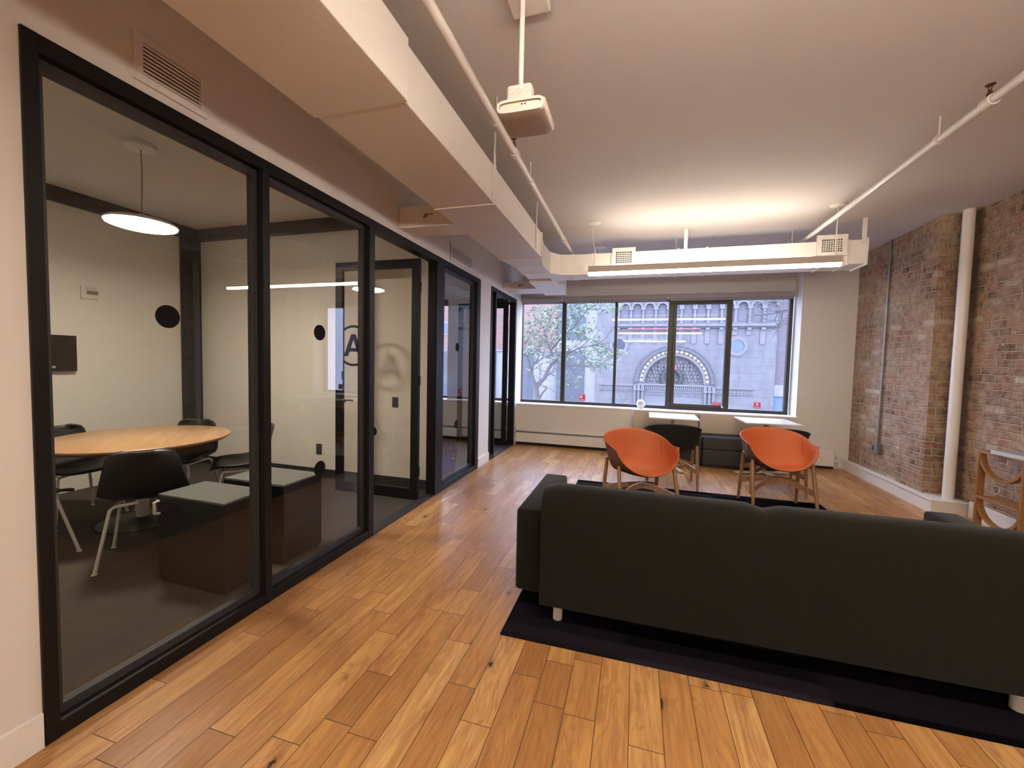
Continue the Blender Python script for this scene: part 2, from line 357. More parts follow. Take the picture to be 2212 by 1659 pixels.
LEAF = PM('pale_green_leaf', (.105, .138, .078), .6, var=.45, scale=1.4)
FIR = PM('fir_wreath', (.038, .052, .046), .8, var=.4, scale=9)
SCREEN = PM('black_screen', (.020, .015, .014), .25, var=.1, scale=4)
DISC = EM('pendant_disc_glow', (1.0, .92, .78), E_DISC)
BULB = EM('arch_bulb_glow', (1.0, .80, .45), 5.0)

# ------------------------------------------------------------------ mesh helpers
def BM(): return bmesh.new()

def box(bm, x0, x1, y0, y1, z0, z1, bev=0.0, seg=2):
    r = bmesh.ops.create_cube(bm, size=1.0)
    vs = r['verts']
    for v in vs:
        v.co = Vector(((x0 + x1) / 2 + v.co.x * (x1 - x0), (y0 + y1) / 2 + v.co.y * (y1 - y0), (z0 + z1) / 2 + v.co.z * (z1 - z0)))
    if bev > 0:
        es = list({e for v in vs for e in v.link_edges})
        bmesh.ops.bevel(bm, geom=es, offset=bev, offset_type='OFFSET', segments=seg, profile=.5, affect='EDGES')
    return bm

def obox(bm, p0, p1, wdt, hgt, up=(0, 0, 1)):
    """rectangular bar from p0 to p1"""
    p0, p1 = Vector(p0), Vector(p1); d = (p1 - p0).normalized(); up = Vector(up)
    s = d.cross(up)
    if s.length < 1e-4: s = d.cross(Vector((1, 0, 0)))
    s.normalize(); t = s.cross(d).normalized()
    vs = []
    for p in (p0, p1):
        for a, b in ((-1, -1), (1, -1), (1, 1), (-1, 1)):
            vs.append(bm.verts.new(p + s * (a * wdt / 2) + t * (b * hgt / 2)))
    for f in ((3, 2, 1, 0), (4, 5, 6, 7), (0, 1, 5, 4), (1, 2, 6, 5), (2, 3, 7, 6), (3, 0, 4, 7)):
        bm.faces.new([vs[i] for i in f])
    return bm

def tube(bm, pts, rad, seg=12, cap=True):
    """round tube along a polyline; rad is a number or a list"""
    pts = [Vector(p) for p in pts]; n = len(pts)
    rads = rad if isinstance(rad, (list, tuple)) else [rad] * n
    rings = []; prev = None
    for i, p in enumerate(pts):
        d = (pts[min(i + 1, n - 1)] - pts[max(i - 1, 0)]).normalized()
        if prev is None:
            s = d.cross(Vector((0, 0, 1)))
            if s.length < 1e-3: s = d.cross(Vector((1, 0, 0)))
        else:
            s = prev - d * prev.dot(d)
        s.normalize(); prev = s; t = d.cross(s)
        rings.append([bm.verts.new(p + (s * math.cos(a) + t * math.sin(a)) * rads[i]) for a in (2 * PI * k / seg for k in range(seg))])
    for a, b in zip(rings, rings[1:]):
        for k in range(seg):
            bm.faces.new((a[k], a[(k + 1) % seg], b[(k + 1) % seg], b[k]))
    if cap:
        bm.faces.new(rings[0][::-1]); bm.faces.new(rings[-1])
    return bm

def lathe(bm, prof, c=(0, 0, 0), seg=32, closed=False):
    """profile of (r, z) turned round a vertical axis at c"""
    c = Vector(c); rings = []
    for r, z in prof:
        if r < 1e-5: rings.append([bm.verts.new(c + Vector((0, 0, z)))])
        else: rings.append([bm.verts.new(c + Vector((r * math.cos(2 * PI * k / seg), r * math.sin(2 * PI * k / seg), z))) for k in range(seg)])
    for a, b in zip(rings, rings[1:]):
        for k in range(seg):
            j = (k + 1) % seg
            if len(a) == 1 and len(b) == 1: continue
            if len(a) == 1: bm.faces.new((a[0], b[j], b[k]))
            elif len(b) == 1: bm.faces.new((a[k], a[j], b[0]))
            else: bm.faces.new((a[k], a[j], b[j], b[k]))
    return bm

def prism(bm, poly, z0, z1, plane='xy'):
    """extrude a polygon; plane 'xy' along z, 'xz' along y, 'yz' along x"""
    def P(a, b, h): return {'xy': (a, b, h), 'xz': (a, h, b), 'yz': (h, a, b)}[plane]
    lo = [bm.verts.new(P(a, b, z0)) for a, b in poly]; hi = [bm.verts.new(P(a, b, z1)) for a, b in poly]
    n = len(poly)
    bm.faces.new(lo[::-1]); bm.faces.new(hi)
    for k in range(n): bm.faces.new((lo[k], lo[(k + 1) % n], hi[(k + 1) % n], hi[k]))
    return bm

def ringband(bm, cx, cz, r0, r1, y0, y1, a0=0.0, a1=PI, seg=40, plane='xz'):
    """part of a flat ring with thickness (angles measured in the plane)"""
    full = abs(a1 - a0 - 2 * PI) < 1e-4
    rows = []
    for k in range(seg + (0 if full else 1)):
        a = a0 + (a1 - a0) * k / seg; c, s = math.cos(a), math.sin(a)
        q = []
        for r, y in ((r0, y0), (r1, y0), (r1, y1), (r0, y1)):
            q.append(bm.verts.new((cx + r * c, y, cz + r * s) if plane == 'xz' else (y, cx + r * c, cz + r * s)))
        rows.append(q)
    m = len(rows)
    for k in range(m if full else m - 1):
        a, b = rows[k], rows[(k + 1) % m]
        for i in range(4): bm.faces.new((a[i], a[(i + 1) % 4], b[(i + 1) % 4], b[i]))
    if not full:
        bm.faces.new(rows[0][::-1]); bm.faces.new(rows[-1])
    return bm

def sheet(bm, fn, nu, nv):
    g = [[bm.verts.new(fn(i / nu, j / nv)) for i in range(nu + 1)] for j in range(nv + 1)]
    for j in range(nv):
        for i in range(nu):
            bm.faces.new((g[j][i], g[j][i + 1], g[j + 1][i + 1], g[j + 1][i]))
    return bm

def obj(name, bm, mat, parent=None, smooth=False, kind=None, label=None):
    bmesh.ops.recalc_face_normals(bm, faces=bm.faces[:])
    me = bpy.data.meshes.new(name); bm.to_mesh(me); bm.free()
    for m in (mat if isinstance(mat, (list, tuple)) else [mat]): me.materials.append(m)
    if smooth:
        for p in me.polygons: p.use_smooth = True
        try: me.set_sharp_from_angle(angle=math.radians(38))
        except Exception: pass
    o = bpy.data.objects.new(name, me); COL.objects.link(o)
    if parent: o.parent = parent
    if kind: o['kind'] = kind
    if label: o['label'] = label
    return o

def tag(o, label, cat, group=None):
    o['label'] = label; o['category'] = cat
    if group: o['group'] = group
    return o

def thing(name, label, cat, loc=(0, 0, 0), rz=0.0, group=None):
    o = bpy.data.objects.new(name, None); COL.objects.link(o); o.empty_display_size = .05
    o.location = loc; o.rotation_euler = (0, 0, rz)
    return tag(o, label, cat, group)

def struct(name, bm, mat, label, cat=None, parent=None):
    o = obj(name, bm, mat, parent, kind='structure')
    o['label'] = label; o['category'] = cat or name.split('_')[0]
    return o

def sroot(name, label, cat):
    o = thing(name, label, cat); o['kind'] = 'structure'; return o

def dup(root, loc, rz, label, group=None):
    r = root.copy(); COL.objects.link(r); r.location = loc; r.rotation_euler = (0, 0, rz); r['label'] = label
    if group: r['group'] = group
    for ch in list(root.children):
        c = ch.copy(); COL.objects.link(c); c.parent = r
        for g in list(ch.children):
            d = g.copy(); COL.objects.link(d); d.parent = c
    return r

def text_bm(body, size, extrude):
    cu = bpy.data.curves.new('lettering', 'FONT'); cu.body = body; cu.size = size; cu.extrude = extrude
    cu.align_x = 'CENTER'; cu.align_y = 'CENTER'
    o = bpy.data.objects.new('lettering_source', cu); COL.objects.link(o)
    dg = bpy.context.evaluated_depsgraph_get(); me = bpy.data.meshes.new_from_object(o.evaluated_get(dg))
    bm = BM(); bm.from_mesh(me); bpy.data.objects.remove(o); bpy.data.meshes.remove(me); bpy.data.curves.remove(cu)
    bmesh.ops.rotate(bm, verts=bm.verts[:], cent=(0, 0, 0), matrix=Matrix.Rotation(PI / 2, 3, 'X'))   # stands in the xz plane, faces -y
    return bm

def xform(bm, m):
    bmesh.ops.transform(bm, verts=bm.verts[:], matrix=m); return bm

# ------------------------------------------------------------------ room shell
XL, XI = -2.045, -2.145           # corridor face and meeting room face of the left wall
ZC = 3.10
YW, YG = 7.20, 7.50               # window wall face, window plane
F1A, F1B, FT = .92, 5.285, 2.56   # big glazed frame
F2A, F2B = 5.73, 7.05             # far glazed door frame
YB, XF = -7.0, -5.65
struct('floor', box(BM(), XI + .05, XR + .3, YB, YW + .3, -.12, 0), FLOOR, 'honey oak plank floor of the lounge', 'floor')
struct('floor_2', box(BM(), XF - .1, XI + .05, -1.0, YW + .3, -.12, 0), CARPET, 'grey carpet inside the glazed meeting rooms', 'floor')
struct('ceiling', box(BM(), XF - .1, XR + .3, YB, YG + .1, ZC, ZC + .15), CEIL, 'white painted ceiling', 'ceiling')
b = BM()
box(b, XI, XL, YB, F1A, 0, ZC); box(b, XI, XL, F1A, YG, FT, ZC); box(b, XI, XL, F1B, F2A, 0, FT); box(b, XI, XL, F2B, YG, 0, FT)
struct('wall_left', b, WALL, 'white wall around the black glazed partition', 'wall')
b = BM()
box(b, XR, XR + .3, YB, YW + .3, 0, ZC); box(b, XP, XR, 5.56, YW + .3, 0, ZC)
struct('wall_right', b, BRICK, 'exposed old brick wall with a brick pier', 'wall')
struct('wall_rear', box(BM(), XF, XR + .3, YB - .15, YB, 0, ZC), WALL, 'white wall behind the viewer', 'wall')
SILL = .735; WX0, WX1, WT = XL, 2.335, 2.66
b = BM()
box(b, XL, WX1, YW, YG, 0, SILL - .03); box(b, WX1, XP, YW, YG + .1, 0, ZC); box(b, XL, WX1, YG, YG + .1, WT, ZC)
box(b, XL, WX1, YG, YG + .1, 0, SILL)
struct('wall_back', b, WALL, 'window wall with a deep sill and a white pier', 'wall')
b = BM()                           # window wall of the second meeting room
box(b, XF, XI, YW, YG + .1, 0, SILL - .03); box(b, XF, XI, YG, YG + .1, WT, ZC); box(b, -3.42, -2.80, YW, YG + .1, SILL - .03, ZC); box(b, XF, -5.0, YW, YG + .1, SILL - .03, ZC)
struct('wall_back_left', b, MEET, 'window wall of the far meeting room', 'wall')
struct('wall_divider', box(BM(), XF, XI, 4.20, 4.30, 0, ZC), MEET, 'cream wall between the two meeting rooms', 'wall')
struct('wall_far_left', box(BM(), XF - .12, XF, -.5, YG + .1, 0, ZC), MEET, 'cream far wall of the meeting rooms', 'wall')
struct('wall_near_left', box(BM(), XF, XI, .28, .40, 0, ZC), MEET, 'cream near wall of the first meeting room', 'wall')
b = BM(); box(b, XL, WX1 + .03, YW - .02, YG - .03, SILL - .03, SILL, .006)
struct('trim_1', b, SILLW, 'white window sill', 'trim')
b = BM(); box(b, -5.0, XI, YW - .02, YG - .03, SILL - .03, SILL)
struct('trim_2', b, SILLW, 'white window sill in the far meeting room', 'trim')
b = BM()
box(b, XL, XL + .016, YB, F1A - .003, 0, .135, .003); box(b, XL, XL + .016, F1B + .003, F2A - .003, 0, .135, .003); box(b, XL, XL + .016, F2B + .003, YW, 0, .135, .003)
struct('baseboard_left', b, WHITE, 'white baseboard under the left wall', 'baseboard')
b = BM(); box(b, XF, XI, 4.182, 4.20, 0, .10)
struct('baseboard_divider', b, BLACK2, 'black rubber baseboard in the meeting room', 'baseboard')
b = BM(); box(b, XR - .018, XR, YB, 5.26, 0, .17, .003)
struct('baseboard_right', b, WHITE, 'white baseboard under the brick wall', 'baseboard')
b = BM()                           # boxed ledge along the pier
box(b, 2.965, XR, 5.285, YW, 0, .128); box(b, 2.952, XR, 5.265, YW, .128, .143, .003)
struct('trim_3', b, WHITE, 'white boxed ledge at the foot of the brick pier', 'trim')
b = BM(); box(b, XF, XF + .09, .4, 4.2, 2.965, ZC); box(b, XF + .09, XI, 4.11, 4.2, 2.965, ZC)
struct('trim_4', b, BLACK2, 'black steel beam under the meeting room ceiling', 'trim')
b = BM(); box(b, XF, XF + .03, 3.95, 4.2, 0, 2.965)
struct('trim_5', b, BLACK2, 'black steel column in the meeting room corner', 'trim')

# ------------------------------------------------------------------ glazed partition (left)
pt = sroot('window_1', 'black framed glass partition of the meeting room', 'glass partition')
FX0, FX1 = XI + .002, XL + .012
def post(y0, y1): obj('post', box(BM(), FX0, FX1, y0, y1, .0, FT, .003), BLACK, pt)
post(F1A, F1A + .045); post(1.872, 1.918); post(2.850, 2.918); post(4.01, 4.185); post(5.17, F1B)
obj('top_rail', box(BM(), FX0, FX1 - .001, F1A + .045, F1B - .115, FT - .062, FT, .003), BLACK, pt)
for y0, y1 in ((F1A + .045, 1.872), (1.918, 2.850), (4.185, 5.17)):
    r = obj('bottom_rail', box(BM(), FX0, FX1 - .002, y0, y1, 0, .062, .003), BLACK, pt)
    obj('glazing_bead', box(BM(), FX0 + .025, FX1 - .045, y0, y1, .062, .098), BLACK2, r)
    obj('glazing_bead', box(BM(), FX0 + .025, FX1 - .045, y0, y1, FT - .10, FT - .062), BLACK2, r)
    for e0, e1 in ((y0, y0 + .028), (y1 - .028, y1)):
        obj('glazing_bead', box(BM(), FX0 + .025, FX1 - .045, e0, e1, .098, FT - .10), BLACK2, r)
obj('threshold', box(BM(), FX0, FX1 - .004, 2.918, 4.01, 0, .012), BLACK2, pt)
XG = XL - .05
def dot(bm, y, z, r=.053, x=XG + .006):
    lathe(bm, [(0, 0), (r, 0), (r, .0016), (0, .0016)], seg=40)
    return bm
def dot_part(y, z, parent, r=.053):
    b_ = BM(); lathe(b_, [(0, 0), (r, 0), (r, .0016), (0, .0016)], seg=40)
    xform(b_, Matrix.Translation((XG + .0062, y, z)) @ Matrix.Rotation(PI / 2, 4, 'Y'))
    obj('privacy_dot', b_, BLACKV, parent, label='round black privacy dot')
for y0, y1, dots in ((F1A + .045, 1.872, (1.403,)), (1.918, 2.850, (2.37,)), (4.185, 5.17, (4.67,))):
    g = obj('glass_pane', box(BM(), XG - .005, XG + .005, y0 + .028, y1 - .028, .098, FT - .10), GLASS, pt)
    for y in dots:
        dot_part(y, 1.63, g); dot_part(y, .687, g)

# open door of the first meeting room (swung inwards)
LY, LX0, LX1 = 3.83, -3.15, -2.135
dr = sroot('door_1', 'black framed glass door standing open into the meeting room', 'door')
obj('stile', box(BM(), LX0, LX0 + .085, LY - .022, LY + .022, .012, 2.49, .003), BLACK, dr)
obj('stile', box(BM(), LX1 - .085, LX1, LY - .022, LY + .022, .012, 2.49, .003), BLACK, dr)
obj('top_rail', box(BM(), LX0 + .085, LX1 - .085, LY - .022, LY + .022, 2.40, 2.49, .003), BLACK, dr)
obj('bottom_rail', box(BM(), LX0 + .085, LX1 - .085, LY - .022, LY + .022, .012, .115, .003), BLACK, dr)
g = obj('glass_pane', box(BM(), LX0 + .085, LX1 - .085, LY - .004, LY + .004, .115, 2.40), GLASS, dr)
lc = (LX0 + LX1) / 2 - .288; lz = 1.60
b = BM(); ringband(b, lc, lz, .195, .221, LY - .0062, LY - .0045, 0, 2 * PI, 64); obj('logo_ring', b, BLACKV, g, label='black ring of the round door logo')
b = BM(); y0_, y1_, zb, ht = LY - .0062, LY - .0045, lz - .113, .236
def lp(pts): prism(b, [(lc + x_, zb + z_ * ht) for x_, z_ in pts], y0_, y1_, 'xz')
lp([(-.122, 0), (-.068, 0), (.004, .80), (.028, 1), (-.028, 1)]); lp([(.068, 0), (.122, 0), (.028, 1), (-.028, 1), (-.004, .80)]); lp([(-.070, .21), (.070, .21), (.056, .37), (-.056, .37)])
obj('logo_letter', b, BLACKV, g, label='black letter A of the round door logo')
for z in (.687,):
    b = BM(); lathe(b, [(0, 0), (.053, 0), (.053, .0016), (0, .0016)], seg=40); xform(b, Matrix.Translation((lc + .245, LY - .0045, z)) @ Matrix.Rotation(PI / 2, 4, 'X')); obj('privacy_dot', b, BLACKV, g)
h = obj('handle', obox(BM(), (LX0 + .04, LY - .06, 1.0), (LX0 + .165, LY - .06, 1.0), .018, .018), BLACK, dr)
b = BM(); tube(b, [(LX0 + .045, LY - .062, 1.0), (LX0 + .045, LY + .062, 1.0)], .009); obox(b, (LX0 + .04, LY + .06, 1.0), (LX0 + .165, LY + .06, 1.0), .018, .018); obj('handle', b, BLACK, dr)
for z in (.3, 1.25, 2.2):
    b = BM(); tube(b, [(LX1 + .008, LY, z - .05), (LX1 + .008, LY, z + .05)], .009); obj('hinge', b, BLACK2, dr)

# far door frame and its open leaf
p2 = sroot('window_2', 'far black door frame in the left wall by the window', 'door frame')
for y0, y1 in ((F2A, F2A + .05), (F2A + .19, F2A + .235), (F2B - .07, F2B)):
    obj('post', box(BM(), FX0, FX1, y0, y1, 0, FT, .003), BLACK, p2)
obj('top_rail', box(BM(), FX0, FX1 - .001, F2A + .05, F2B - .07, FT - .06, FT, .003), BLACK, p2)
obj('bottom_rail', box(BM(), FX0, FX1 - .002, F2A + .05, F2A + .19, 0, .07, .003), BLACK, p2)
obj('glass_pane', box(BM(), XG - .005, XG + .005, F2A + .05, F2A + .19, .07, FT - .06), GLASS, p2)
obj('threshold', box(BM(), FX0, FX1 - .004, F2A + .235, F2B - .07, 0, .012), BLACK2, p2)
d2 = sroot('door_2', 'black framed glass door standing open beside the window wall', 'door')
L2, A0, A1 = 6.93, -3.08, -2.150
for x0, x1 in ((A0, A0 + .085), (A1 - .085, A1)): obj('stile', box(BM(), x0, x1, L2 - .022, L2 + .022, .012, 2.49, .003), BLACK, d2)
obj('top_rail', box(BM(), A0 + .085, A1 - .085, L2 - .022, L2 + .022, 2.40, 2.49, .003), BLACK, d2)
obj('bottom_rail', box(BM(), A0 + .085, A1 - .085, L2 - .022, L2 + .022, .012, .115, .003), BLACK, d2)
obj('glass_pane', box(BM(), A0 + .085, A1 - .085, L2 - .004, L2 + .004, .115, 2.40), GLASS, d2)
for z in (.3, .75, 1.25, 2.2):
    b = BM(); tube(b, [(A1 + .005, L2, z - .05), (A1 + .005, L2, z + .05)], .009); obj('hinge', b, CHROME, d2)

# ------------------------------------------------------------------ street window
wd = sroot('window_3', 'wide dark framed street window over the sill', 'window')
FZ0, FZ1 = SILL, WT
def wbar(name, x0, x1, z0, z1, y0=YG - .03, y1=YG + .05, par=wd): return obj(name, box(BM(), x0, x1, y0, y1, z0, z1, .004), BRONZE, par)
wbar('jamb', XL, XL + .012, FZ0, FZ1); wbar('jamb', 2.255, WX1 - .025, FZ0, FZ1)
wbar('sill_rail', XL + .012, 2.255, FZ0, FZ0 + .05); wbar('head_rail', XL + .012, 2.255, 2.545, FZ1)
MZ = (FZ0 + .05, 2.545)
wbar('mullion', -1.302, -1.227, *MZ); wbar('mullion', -.380, -.333, *MZ); wbar('mullion', .496, .575, *MZ); wbar('mullion', 1.410, 1.463, *MZ)
sash = obj('sash', box(BM(), .575, .625, YG - .05, YG + .03, *MZ, .004), BRONZE, wd)
wbar('sash_bar', 1.372, 1.410, *MZ, YG - .05, YG + .03, sash); wbar('sash_bar', .625, 1.372, MZ[0], MZ[0] + .052, YG - .05, YG + .03, sash); wbar('sash_bar', .625, 1.372, MZ[1] - .06, MZ[1], YG - .05, YG + .03, sash)
for x0, x1, z0, z1 in ((XL + .012, -1.302, *MZ), (-1.227, -.380, *MZ), (-.333, .496, *MZ), (1.463, 2.255, *MZ), (.625, 1.372, MZ[0] + .052, MZ[1] - .06)):
    obj('glass_pane', box(BM(), x0, x1, YG - .003, YG + .003, z0, z1), WGLASS, sash if x0 == .625 else wd)
b = BM(); lathe(b, [(0, 0), (.018, 0), (.02, .012), (.012, .03), (0, .032)], seg=16); xform(b, Matrix.Translation((1.365, YG - .05, FZ0 + .075)) @ Matrix.Rotation(PI / 2, 4, 'X')); obj('latch', b, CHROME, sash)
w4 = sroot('window_4', 'dark framed street window of the far meeting room', 'window')
for x0, x1 in ((-5.0, -3.42), (-2.80, XI)):
    f_ = BM(); box(f_, x0, x0 + .05, YG - .03, YG + .05, FZ0, FZ1); box(f_, x1 - .05, x1, YG - .03, YG + .05, FZ0, FZ1); box(f_, x0 + .05, x1 - .05, YG - .03, YG + .05, FZ0, FZ0 + .05); box(f_, x0 + .05, x1 - .05, YG - .03, YG + .05, 2.545, FZ1)
    fr_ = obj('frame', f_, BRONZE, w4)
    obj('glass_pane', box(BM(), x0 + .05, x1 - .05, YG - .003, YG + .003, FZ0 + .05, 2.545), WGLASS, fr_)
# roller shades rolled up above the panes
for i, (x0, x1, t) in enumerate(((XL + .006, -1.305, 'short grey roller shade rolled up above the leftmost window pane'), (-1.285, .468, 'grey roller shade rolled up above the two middle window panes'), (.486, 2.30, 'grey roller shade rolled up above the opening sash and rightmost pane'))):
    r = thing('roller_shade', t, 'window shade', (x0, YG - .09, 2.57), 0, 'roller shades over the street window')
    L = x1 - x0
    obj('fascia', box(BM(), 0, L, -.03, .055, 0, .078, .008), SHADE, r)
    obj('hem_bar', box(BM(), .02, L - .02, .0, .02, -.028, -.004, .003), SHADE, r)
    obj('end_bracket', box(BM(), L - .004 + .004, L + .010, -.034, .055, -.01, .082), WHITE, r)

# window stickers and globe
def sticker(x, z, wd_, hg, y, label, lines):
    t = thing('window_sticker', label, 'sticker', (x, y, z))
    obj('backing', box(BM(), -wd_ / 2, wd_ / 2, -.0012, 0, -hg / 2, hg / 2), RED, t)
    for lx, lz, lw, lh in lines:
        obj('print', box(BM(), lx - lw / 2, lx + lw / 2, -.0022, -.0013, lz - lh / 2, lz + lh / 2), TOPW, t, label='white print')
ys = YG - .0045
sticker(-.905, .865, .108, .125, ys, 'pink and white sticker low on the second window pane from left', [(-.02, .01, .045, .045), (.0, -.045, .09, .012), (0, .052, .10, .012)])
sticker(1.885, .865, .098, .105, ys, 'pink and white sticker low on the rightmost window pane', [(0, .01, .03, .035), (0, -.035, .07, .01), (0, .045, .09, .01)])
sticker(1.285, .862, .125, .045, YG - .0515, 'dark red label at the lower right of the opening sash', [(0, .004, .08, .008)])
b = BM(); lathe(b, [(0, 0), (.028, .0), (.03, .006), (.045, .016), (.066, .045), (.074, .075), (.068, .106), (.046, .134), (.02, .147), (0, .149)], seg=36)
tag(obj('globe_lamp', b, FROST, smooth=True), 'white frosted globe standing on the window sill', 'lamp').location = (.10, 7.33, SILL)

# ------------------------------------------------------------------ baseboard heaters
def heater(x0, x1, y, label, endcap):
    t = thing('baseboard_heater', label, 'heater', (x0, y, 0)); L = x1 - x0
    obj('cover', box(BM(), 0, L, -.075, -.055, .05, .215, .004), WHITE, t)
    obj('back_plate', box(BM(), 0, L, -.012, 0, .05, .255), WHITE, t)
    obj('top_lip', box(BM(), 0, L, -.05, -.012, .243, .255, .003), WHITE, t)
    obj('louvre', box(BM(), 0, L, -.055, -.035, .217, .236), GREYM, t)
    obj('plinth', box(BM(), 0, L, -.055, -.012, 0, .05), DARKHOLE, t)
    if endcap:
        obj('end_cap', box(BM(), L - .25, L, -.084, -.0, .035, .262, .012, 3), WHITE, t)
    return t
heater(XL + .018, 2.83, YW, 'long white baseboard heater under the lounge window', True)
heater(-5.0, XI - .01, YW, 'white baseboard heater in the far meeting room', False)
b = BM(); tube(b, [(2.83, 7.14, .12), (2.90, 7.14, .12), (2.90, 7.14, .045)], .016); tube(b, [(2.885, 7.14, .15), (2.885, 7.14, .19)], .02)
tag(obj('heater_valve', b, WHITE, smooth=True), 'white pipe valve between the baseboard heater and boxed ledge', 'valve')

# ------------------------------------------------------------------ air ducts
du = thing('air_duct', 'long white rectangular air duct hung along the left side and turning along the window', 'air duct', (-1.27, 3.0, 2.61))
def dpart(name, bm, mat=DUCT, par=du, smooth=False, label=None):
    xform(bm, Matrix.Translation((1.27, -3.0, -2.61))); return obj(name, bm, mat, par, smooth, label=label)
DZ0, DZ1 = 2.61, 2.87
dpart('duct_section', box(BM(), -1.525, -1.018, -3.2, 1.70, DZ0 - .004, DZ1 + .010, .004))
dpart('duct_section', box(BM(), -1.51, -1.033, 1.70, 2.925, DZ0, DZ1, .004))
dpart('duct_section', box(BM(), -1.51, -1.033, 2.925, 4.50, DZ0, DZ1, .004))
dpart('duct_reducer', prism(BM(), [(-1.51, 4.50), (-1.033, 4.50), (-1.095, 4.84), (-1.455, 4.84)], DZ0, DZ1))
dpart('duct_section', box(BM(), -1.455, -1.095, 4.84, 5.27, DZ0, DZ1, .004))
dpart('duct_elbow', prism(BM(), [(-1.455, 5.27), (-1.095, 5.27), (-.985, 5.42), (-.83, 5.45), (-.83, 5.78), (-1.16, 5.78), (-1.16, 5.60), (-1.455, 5.60)], DZ0, DZ1))
dpart('duct_section', box(BM(), -.83, 2.345, 5.45, 5.78, DZ0, DZ1, .004))
dpart('branch_section', box(BM(), -1.50, -1.15, 5.80, 6.92, DZ0 - .012, DZ1 - .05, .004))
dpart('branch_section', box(BM(), XL + .002, -1.512, 3.28, 3.56, DZ0 + .002, DZ1 - .075, .004))
dpart('branch_section', box(BM(), XL + .002, -1.502, 6.29, 6.74, DZ0 - .01, DZ1 - .15, .004))
def flange(x0, x1, y0, y1, z0=DZ0 - .008, z1=DZ1 + .008): dpart('seam_flange', box(BM(), x0, x1, y0, y1, z0, z1))
for y in (2.925, 4.495): flange(-1.518, -1.025, y - .008, y + .008)
for y in (4.84, 5.265): flange(-1.462, -1.088, y - .006, y + .006)
for x in (-.83, -.58, .44, .76, 1.96, 2.17): flange(x - .009, x + .009, 5.443, 5.788)
b = BM(); box(b, 2.335, 2.352, 5.435, 5.795, DZ0 - .014, DZ1 + .014); dpart('end_cap', b)
for x, y in ((-1.03, 2.90), (-1.03, 4.22)):
    dpart('hanger_strap', box(BM(), x - .004 + .004, x + .006, y - .014, y + .014, DZ0 + .02, ZC - .001))
for x in (.52, 2.31):
    dpart('hanger_strap', box(BM(), x - .02, x + .02, 5.438, 5.449, DZ1 - .05, ZC - .001))
for x in (at(1462, 510, 5.76).x, at(1712, 520, 5.76).x, at(1808, 505, 5.76).x):
    b_ = BM(); tube(b_, [(x, 5.77, DZ1 - .03), (x, 5.77, ZC - .001)], .006, 8); dpart('hanger_rod', b_)
def grille(x0, x1, z0, z1, y):
    b_ = BM(); f = .045
    box(b_, x0, x1, y - .03, y, z0, z0 + f); box(b_, x0, x1, y - .03, y, z1 - f, z1); box(b_, x0, x0 + f, y - .03, y, z0 + f, z1 - f); box(b_, x1 - f, x1, y - .03, y, z0 + f, z1 - f)
    g_ = dpart('vent_grille', b_, WHITE)
    dpart('grille_void', box(BM(), x0 + f, x1 - f, y - .006, y, z0 + f, z1 - f), DARKHOLE, g_)
    b_ = BM(); nx, nz = 9, 6
    for k in range(1, nx): xx = x0 + f + (x1 - x0 - 2 * f) * k / nx; box(b_, xx - .0035, xx + .0035, y - .02, y - .008, z0 + f, z1 - f)
    for k in range(1, nz): zz = z0 + f + (z1 - z0 - 2 * f) * k / nz; box(b_, x0 + f, x1 - f, y - .021, y - .007, zz - .0035, zz + .0035)
    dpart('grille_bars', b_, WHITE, g_)
grille(-.335, -.055, 2.685, 2.915, 5.449); grille(1.87, 2.155, 2.70, 2.93, 5.449)
b = BM(); lathe(b, [(0, 0), (.035, 0), (.035, .008), (.012, .012), (.012, .022), (0, .022)], seg=20); xform(b, Matrix.Translation((-.68, 5.449, 2.70)) @ Matrix.Rotation(PI / 2, 4, 'X')); box(b, -.80, -.685, 5.425, 5.432, 2.69, 2.704); dpart('damper_handle', b, WHITE)
for x, y, z in ((-1.78, 3.279, 2.705), (-1.78, 6.289, 2.66)):
    b = BM(); lathe(b, [(0, 0), (.018, 0), (.014, .014), (0, .016)], seg=14); xform(b, Matrix.Translation((x, y, z)) @ Matrix.Rotation(PI / 2, 4, 'X')); box(b, x, x + .07, y - .014, y - .008, z, z + .008); obox(b, (x, y - .011, z), (x - .02, y - .011, z - .025), .008, .01); dpart('damper_handle', b, GREYM)

# supply vents in the left wall
def wall_vent(y0, y1, z0, z1, label, n):
    t = thing('wall_vent', label, 'vent', (XL, (y0 + y1) / 2, z0), 0, 'supply vents in the left wall')
    hw = (y1 - y0) / 2; H = z1 - z0; f = .034
    b_ = BM(); box(b_, 0, .012, -hw, hw, 0, f, .002); box(b_, 0, .012, -hw, hw, H - f, H, .002); box(b_, 0, .012, -hw, -hw + f, f, H - f); box(b_, 0, .012, hw - f, hw, f, H - f)
    obj('frame', b_, WALL, t); obj('void', box(BM(), .0005, .002, -hw + f, hw - f, f, H - f), DARKHOLE, t)
    for k in range(n):
        z = f + (H - 2 * f) * (k + .5) / n
        obj('louvre', obox(BM(), (.008, -hw + f, z), (.008, hw - f, z), .012, (H - 2 * f) / n * .55, (0.5, 0, 1)), WALL, t)
wall_vent(1.255, 1.565, 2.598, 2.797, 'small louvred supply vent above the first glass pane', 8)
wall_vent(4.335, 5.0, 2.595, 2.79, 'long louvred supply vent above the far glass pane', 8)

